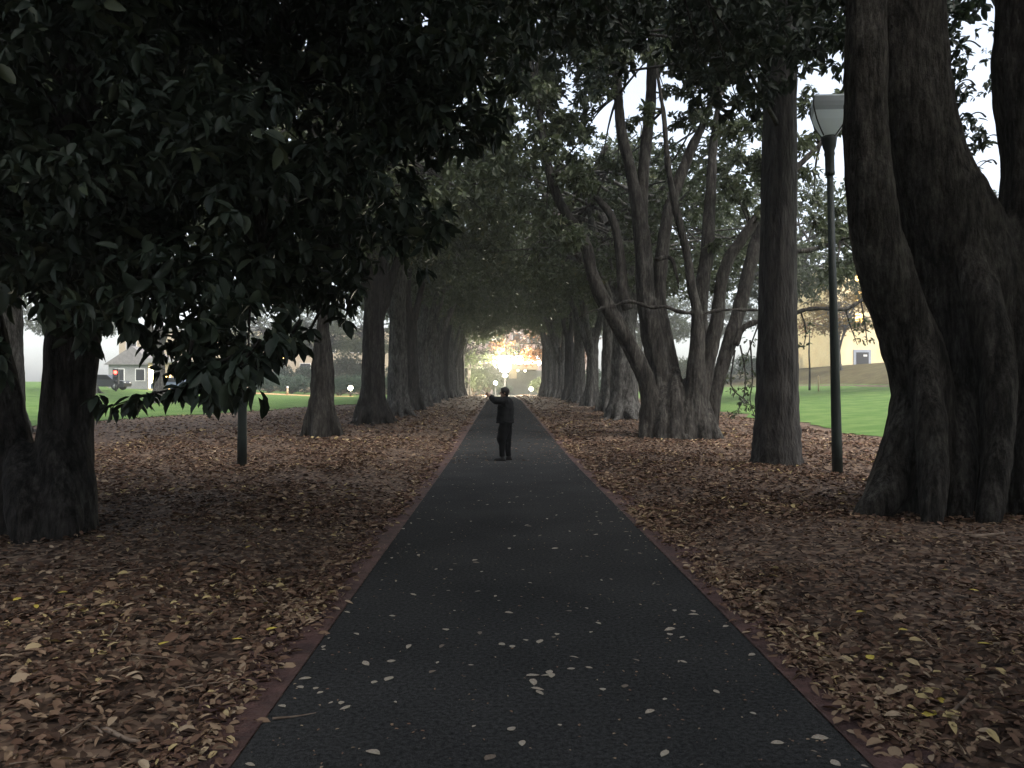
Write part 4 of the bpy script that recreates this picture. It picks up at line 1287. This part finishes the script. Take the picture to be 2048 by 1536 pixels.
# right hand side
yb = block('cream_building', 'bright yellow-cream building with dark doorway on top of the right bank', 36.3, 50, 84, 12, 11, 'yellowlit_wall')
dz = 0.02
dx = P(1724, 720, 84)[0] - (36.3 + 50) / 2
fr = MB().box((dx - .95, -.10, -.4), (dx + .95, -.0, 1.75)).build('door', M['bluewall'], yb, smooth=False)
MB().box((dx - .68, -.13, -.4), (dx + .68, -.103, 1.45)).build('door_panel', M['glassdark'], fr, smooth=False)
MB().box((dx + .1, -.14, 1.0), (dx + .5, -.133, 1.2)).build('door_plate', M['whitewall'], fr, smooth=False)
for k in range(3):
    z = 4.3 + 2.4 * k
    w = MB().box((-4.9, -.08, z), (-3.9, .0, z + 1.5)).build('window', M['beige'], yb, smooth=False)
    MB().box((-4.8, -.095, z + .1), (-4.0, -.083, z + 1.4)).build('pane', M['lit_orange'], w, smooth=False)
tw = block('apartment_tower', 'pale blue-grey apartment block with white balconies behind the lamp post', 48, 57.5, 128, 10, 13, 'bluewall')
for k in range(4):
    z = 4.0 + 2.1 * k
    b = MB().box((-.2, -1.3, z), (4.6, -.0, z + .9)).build('balcony', M['whitewall'], tw, smooth=False)
    MB().box((.2, -.05, z + 1.0), (3.6, -.01, z + 1.95)).build('window', M['glassdark'], tw, smooth=False)
block('low_building', 'low pinkish wall block behind the red-brown shrub on the right bank', 42, 51, 112, 6, 3.2, 'pinkwall')
x = (1612 - VPU) / F * 96
shrub(x, 96, SA, 1.05, 'red-brown autumn shrub on the right bank beyond the straight trunk', .4)
x = (1655 - VPU) / F * 96
shrub(x, 97, SH[1], .95, 'grey-green shrub on the right bank just left of the lamp post', 1.4)


def young_tree():
    p = G(1619, 781)
    e = empty('young_tree', (p[0], p[1], H(p[0], p[1])))
    tag(e, 'slender young tree with a bare thin trunk at the foot of the right bank', 'tree')
    MB().tube([(0, 0, -.1), (.02, 0, 1.5), (-.03, 0, 3.0), (.05, 0, 4.6)], [.09, .07, .06, .03], 8, 4).build('trunk', M['bark_dark'], e)
    C = rng.normal(size=(7, 3)) * np.array([.7, .7, .6]) + np.array([0, 0, 4.9])
    pk = clump_leaves(C, np.full(7, .6), 12, 6, .14)
    link('crown', leaves_mesh('young_crown', *pk[:5], M['leaf_autumn'], T_MID(), pk[5]), e)
    q = G(1637, 783)
    s = MB().lathe([(.06, -.1), (.06, 1.05), (.02, 1.15)], n=8).build('stake', M['beige'])
    s.location = (q[0], q[1], H(q[0], q[1]))
    tag(s, 'pale wooden stake standing beside the slender young tree', 'stake')


young_tree()
fig(33.5, 77, 2, 1.9, .62, 'yellowing tree in front of the yellow-cream building on the right bank', name='park_tree', group='trees around the lawns', crown_mat=M['leaf_yellow'])


for i, (x, y, v, sc, lb) in enumerate(((19, 106, 0, 1.0, 'distant tree behind the many-stemmed fig, nearest its left limb'), (29, 110, 1, 1.0, 'distant tree seen between the stems of the many-stemmed fig'), (38, 104, 2, 1.0, 'distant tree on the bank seen left of the straight rough trunk'),
                                     (-72, 104, 1, 1.1, 'distant tree far left beyond the lawn beside the double trunk'), (-62, 112, 0, 1.0, 'distant tree far left behind the grey gabled house'))):
    fig(x, y, v, i * 1.9, sc, lb, name='park_tree', group='trees around the lawns')
for i, (x, y, sc) in enumerate(((13, 100, 1.3), (17.5, 103, 1.5), (22.5, 101, 1.4), (27, 104, 1.6), (32, 99, 1.3))):
    shrub(x, y, SH[i % 3], sc, ('low shrub at the far side of the plaza right of the pavilion', 'rounded shrub far behind the pale buttressed trunk', 'rounded shrub far behind the leftmost stem of the many-stemmed fig',
          'large shrub seen in the gap of the many-stemmed fig', 'shrub at the foot of the bank behind the many-stemmed fig')[i], i * 2.1, 'shrubs beyond the right lawn')
for i, (x, y, v, sc, lb) in enumerate(((-33, 110, 0, .95, 'distant tree in front of the long cream building, furthest left'), (-25.5, 108, 2, .9, 'distant tree in front of the long cream building, just right of the green post'),
                                     (-19.5, 112, 1, .9, 'distant tree in front of the long cream building, beside the first stout left trunk'))):
    fig(x, y, v, i * 2.3, sc, lb, M['bark_dark'], name='park_tree', group='trees around the lawns')
for i, (x, y, sc) in enumerate(((-37, 117, 1.9), (-31, 116, 1.7), (-24, 117, 2.0), (-17.5, 116, 1.8))):
    shrub(x, y, SH[i % 3], sc, ('big dark shrub at the foot of the cream building, furthest left', 'big shrub at the foot of the cream building behind the green post',
          'big shrub at the foot of the cream building behind the two-lobed trunk', 'big shrub at the right end of the cream building')[i], i * 1.1, 'big shrubs along the cream building')
# left background
def house():
    Y = 84
    x = P(262, 740, Y)[0]; gz = H(x, Y)
    e = empty('stone_house', (x, Y, gz))
    tag(e, 'grey gabled house beyond the left lawn behind the red traffic light', 'house')
    MB().box((-2.4, 0, -.8), (2.4, 6, 2.6)).build('wall', M['greywall'], e, smooth=False)
    MB().prism([(-2.8, 2.6), (2.8, 2.6), (0.2, 4.6)], -.3, 6.3).build('roof', M['roof'], e, smooth=False)
    windows(e, (-1.2, 1.0), (.9,), .9, 1.2, 0, M['glassdark'])


house()
kb = block('lit_kiosk', 'glowing pale yellow kiosk beyond the left lawn', P(296, 740, 80)[0], P(348, 740, 80)[0], 80, 4, 2.9, 'creamwall')
MB().box((-1.2, -.08, .3), (.2, -.0, 2.5)).build('window', M['lit_yellow'], kb, smooth=False)
MB().box((.35, -.08, .2), (1.0, -.0, 1.6)).build('poster', M['lit_orange'], kb, smooth=False)


def traffic_light():
    p = P(232, 748, 70); gz = H(p[0], p[1])
    e = empty('traffic_light', (p[0], p[1], gz))
    tag(e, 'traffic light showing red beyond the left lawn', 'traffic light')
    h = p[2] - gz
    MB().lathe([(.09, 0), (.07, h - .5)], n=10).build('pole', M['dark_metal'], e)
    MB().box((-.24, -.12, h - .9), (.24, .15, h + .45)).build('housing', M['dark_metal'], e, smooth=False)
    for k, mm in enumerate(('lit_red', 'glassdark', 'glassdark')):
        l = MB().ball((0, -.13, h + .15 - .4 * k), .16, 12, 8, (1, .4, 1)).build('signal', M[mm], e)


traffic_light()


def car(u, v, Y, m, label, rz):
    p = P(u, v, Y); gz = H(p[0], p[1])
    e = empty('parked_car', (p[0], p[1], gz + .03), rz)
    tag(e, label, 'car', 'cars parked beyond the left lawn')
    b = MB(); b.prism([(-2.1, .32), (2.1, .32), (2.15, .62), (2.0, .82), (1.2, .92), (-1.9, .96), (-2.15, .75)], -.85, .85)
    b.prism([(-1.7, .95), (1.15, .91), (.55, 1.40), (-1.1, 1.44)], -.72, .72)
    o = b.build('body', M[m], e, smooth=False)
    MB().prism([(-1.45, 1.0), (.95, .97), (.5, 1.34), (-1.0, 1.37)], -.735, .735).build('window', M['glassdark'], e, smooth=False)
    for x in (-1.3, 1.35):
        for s in (-1, 1):
            w = MB(); w.tube([(x, s * .72, .33), (x, s * .88, .33)], [.33, .33], 16, 1)
            wo = w.build('wheel', M['tyre'], e)
            MB().tube([(x, s * .86, .33), (x, s * .895, .33)], [.2, .19], 12, 1).build('rim', M['greywall'], wo)
    for s in (-.55, .55):
        MB().ball((2.1, s, .68), .12, 8, 6, (.4, 1.2, .7)).build('headlight', M['whitewall'], e)


car(352, 765, 76, 'carpaint_blue', 'blue-grey car parked just right of the glowing kiosk', .1)
car(208, 765, 72, 'carpaint_dark', 'charcoal car parked under the red traffic light', .05)


def bollard(u, v, Y, label, lit):
    p = P(u, v, Y); gz = H(p[0], p[1])
    e = empty('bollard', (p[0], p[1], gz)); tag(e, label, 'bollard')
    h = max(.9, p[2] - gz)
    MB().lathe([(.12, 0), (.11, h - .2)], n=10).build('post', M['beige'] if not lit else M['dark_metal'], e)
    if lit: MB().ball((0, 0, h), .26, 12, 8).build('globe', M['lit_globe'], e)
    else: MB().lathe([(.13, h - .197), (.13, h), (.05, h + .08)], n=10).build('cap', M['whitewall'], e)


bollard(575, 778, 90, 'pale bollard at the back of the sandy strip on the left lawn', False)
bollard(701, 776, 88, 'white globe light glowing in front of the left shrubs', True)

# haze volume added to lift the far darks and glow round the lamp
hz = MB().box((-270, -170, -2.5), (270, 310, 34)).build('haze', bpy.data.materials.new('added_haze'), smooth=False)
hm = hz.data.materials[0]; hm.use_nodes = True
hm.node_tree.nodes.remove(hm.node_tree.nodes['Principled BSDF'])
pv = hm.node_tree.nodes.new('ShaderNodeVolumePrincipled')
pv.inputs['Color'].default_value = (.85, .87, .85, 1); pv.inputs['Density'].default_value = HAZE
hm.node_tree.links.new(pv.outputs['Volume'], hm.node_tree.nodes['Material Output'].inputs['Volume'])
tag(hz, kind='stuff')
# ------------------------------------------------------------------ light
w = bpy.data.worlds.new('World'); SC.world = w
w.use_nodes = True
nt = w.node_tree; N, L = nt.nodes, nt.links
bg = N['Background']
sky = N.new('ShaderNodeTexSky'); sky.sky_type = 'NISHITA'; sky.sun_disc = False
EL, AZ = R(55), R(140)
sky.sun_elevation = EL; sky.sun_rotation = AZ
sky.air_density = 1.0; sky.dust_density = 3.0
hs = N.new('ShaderNodeHueSaturation'); hs.inputs['Saturation'].default_value = 0.5
L.new(sky.outputs['Color'], hs.inputs['Color']); L.new(hs.outputs['Color'], bg.inputs['Color'])
bg.inputs['Strength'].default_value = 0.075
sd = bpy.data.lights.new('sun', 'SUN'); sd.energy = 0.9; sd.angle = R(60); sd.color = (1, .95, .9)
so = bpy.data.objects.new('sun', sd); COL.objects.link(so)
dirv = Vector((math.sin(AZ) * math.cos(EL), math.cos(AZ) * math.cos(EL), math.sin(EL)))
so.rotation_euler = dirv.to_track_quat('Z', 'Y').to_euler()

SC.view_settings.view_transform = 'Standard'
SC.view_settings.look = 'None'
SC.view_settings.exposure = 2.45
SC.view_settings.gamma = 1.0
SC.cycles.use_denoising = True
SC.cycles.max_bounces = 6
SC.cycles.sample_clamp_indirect = 4
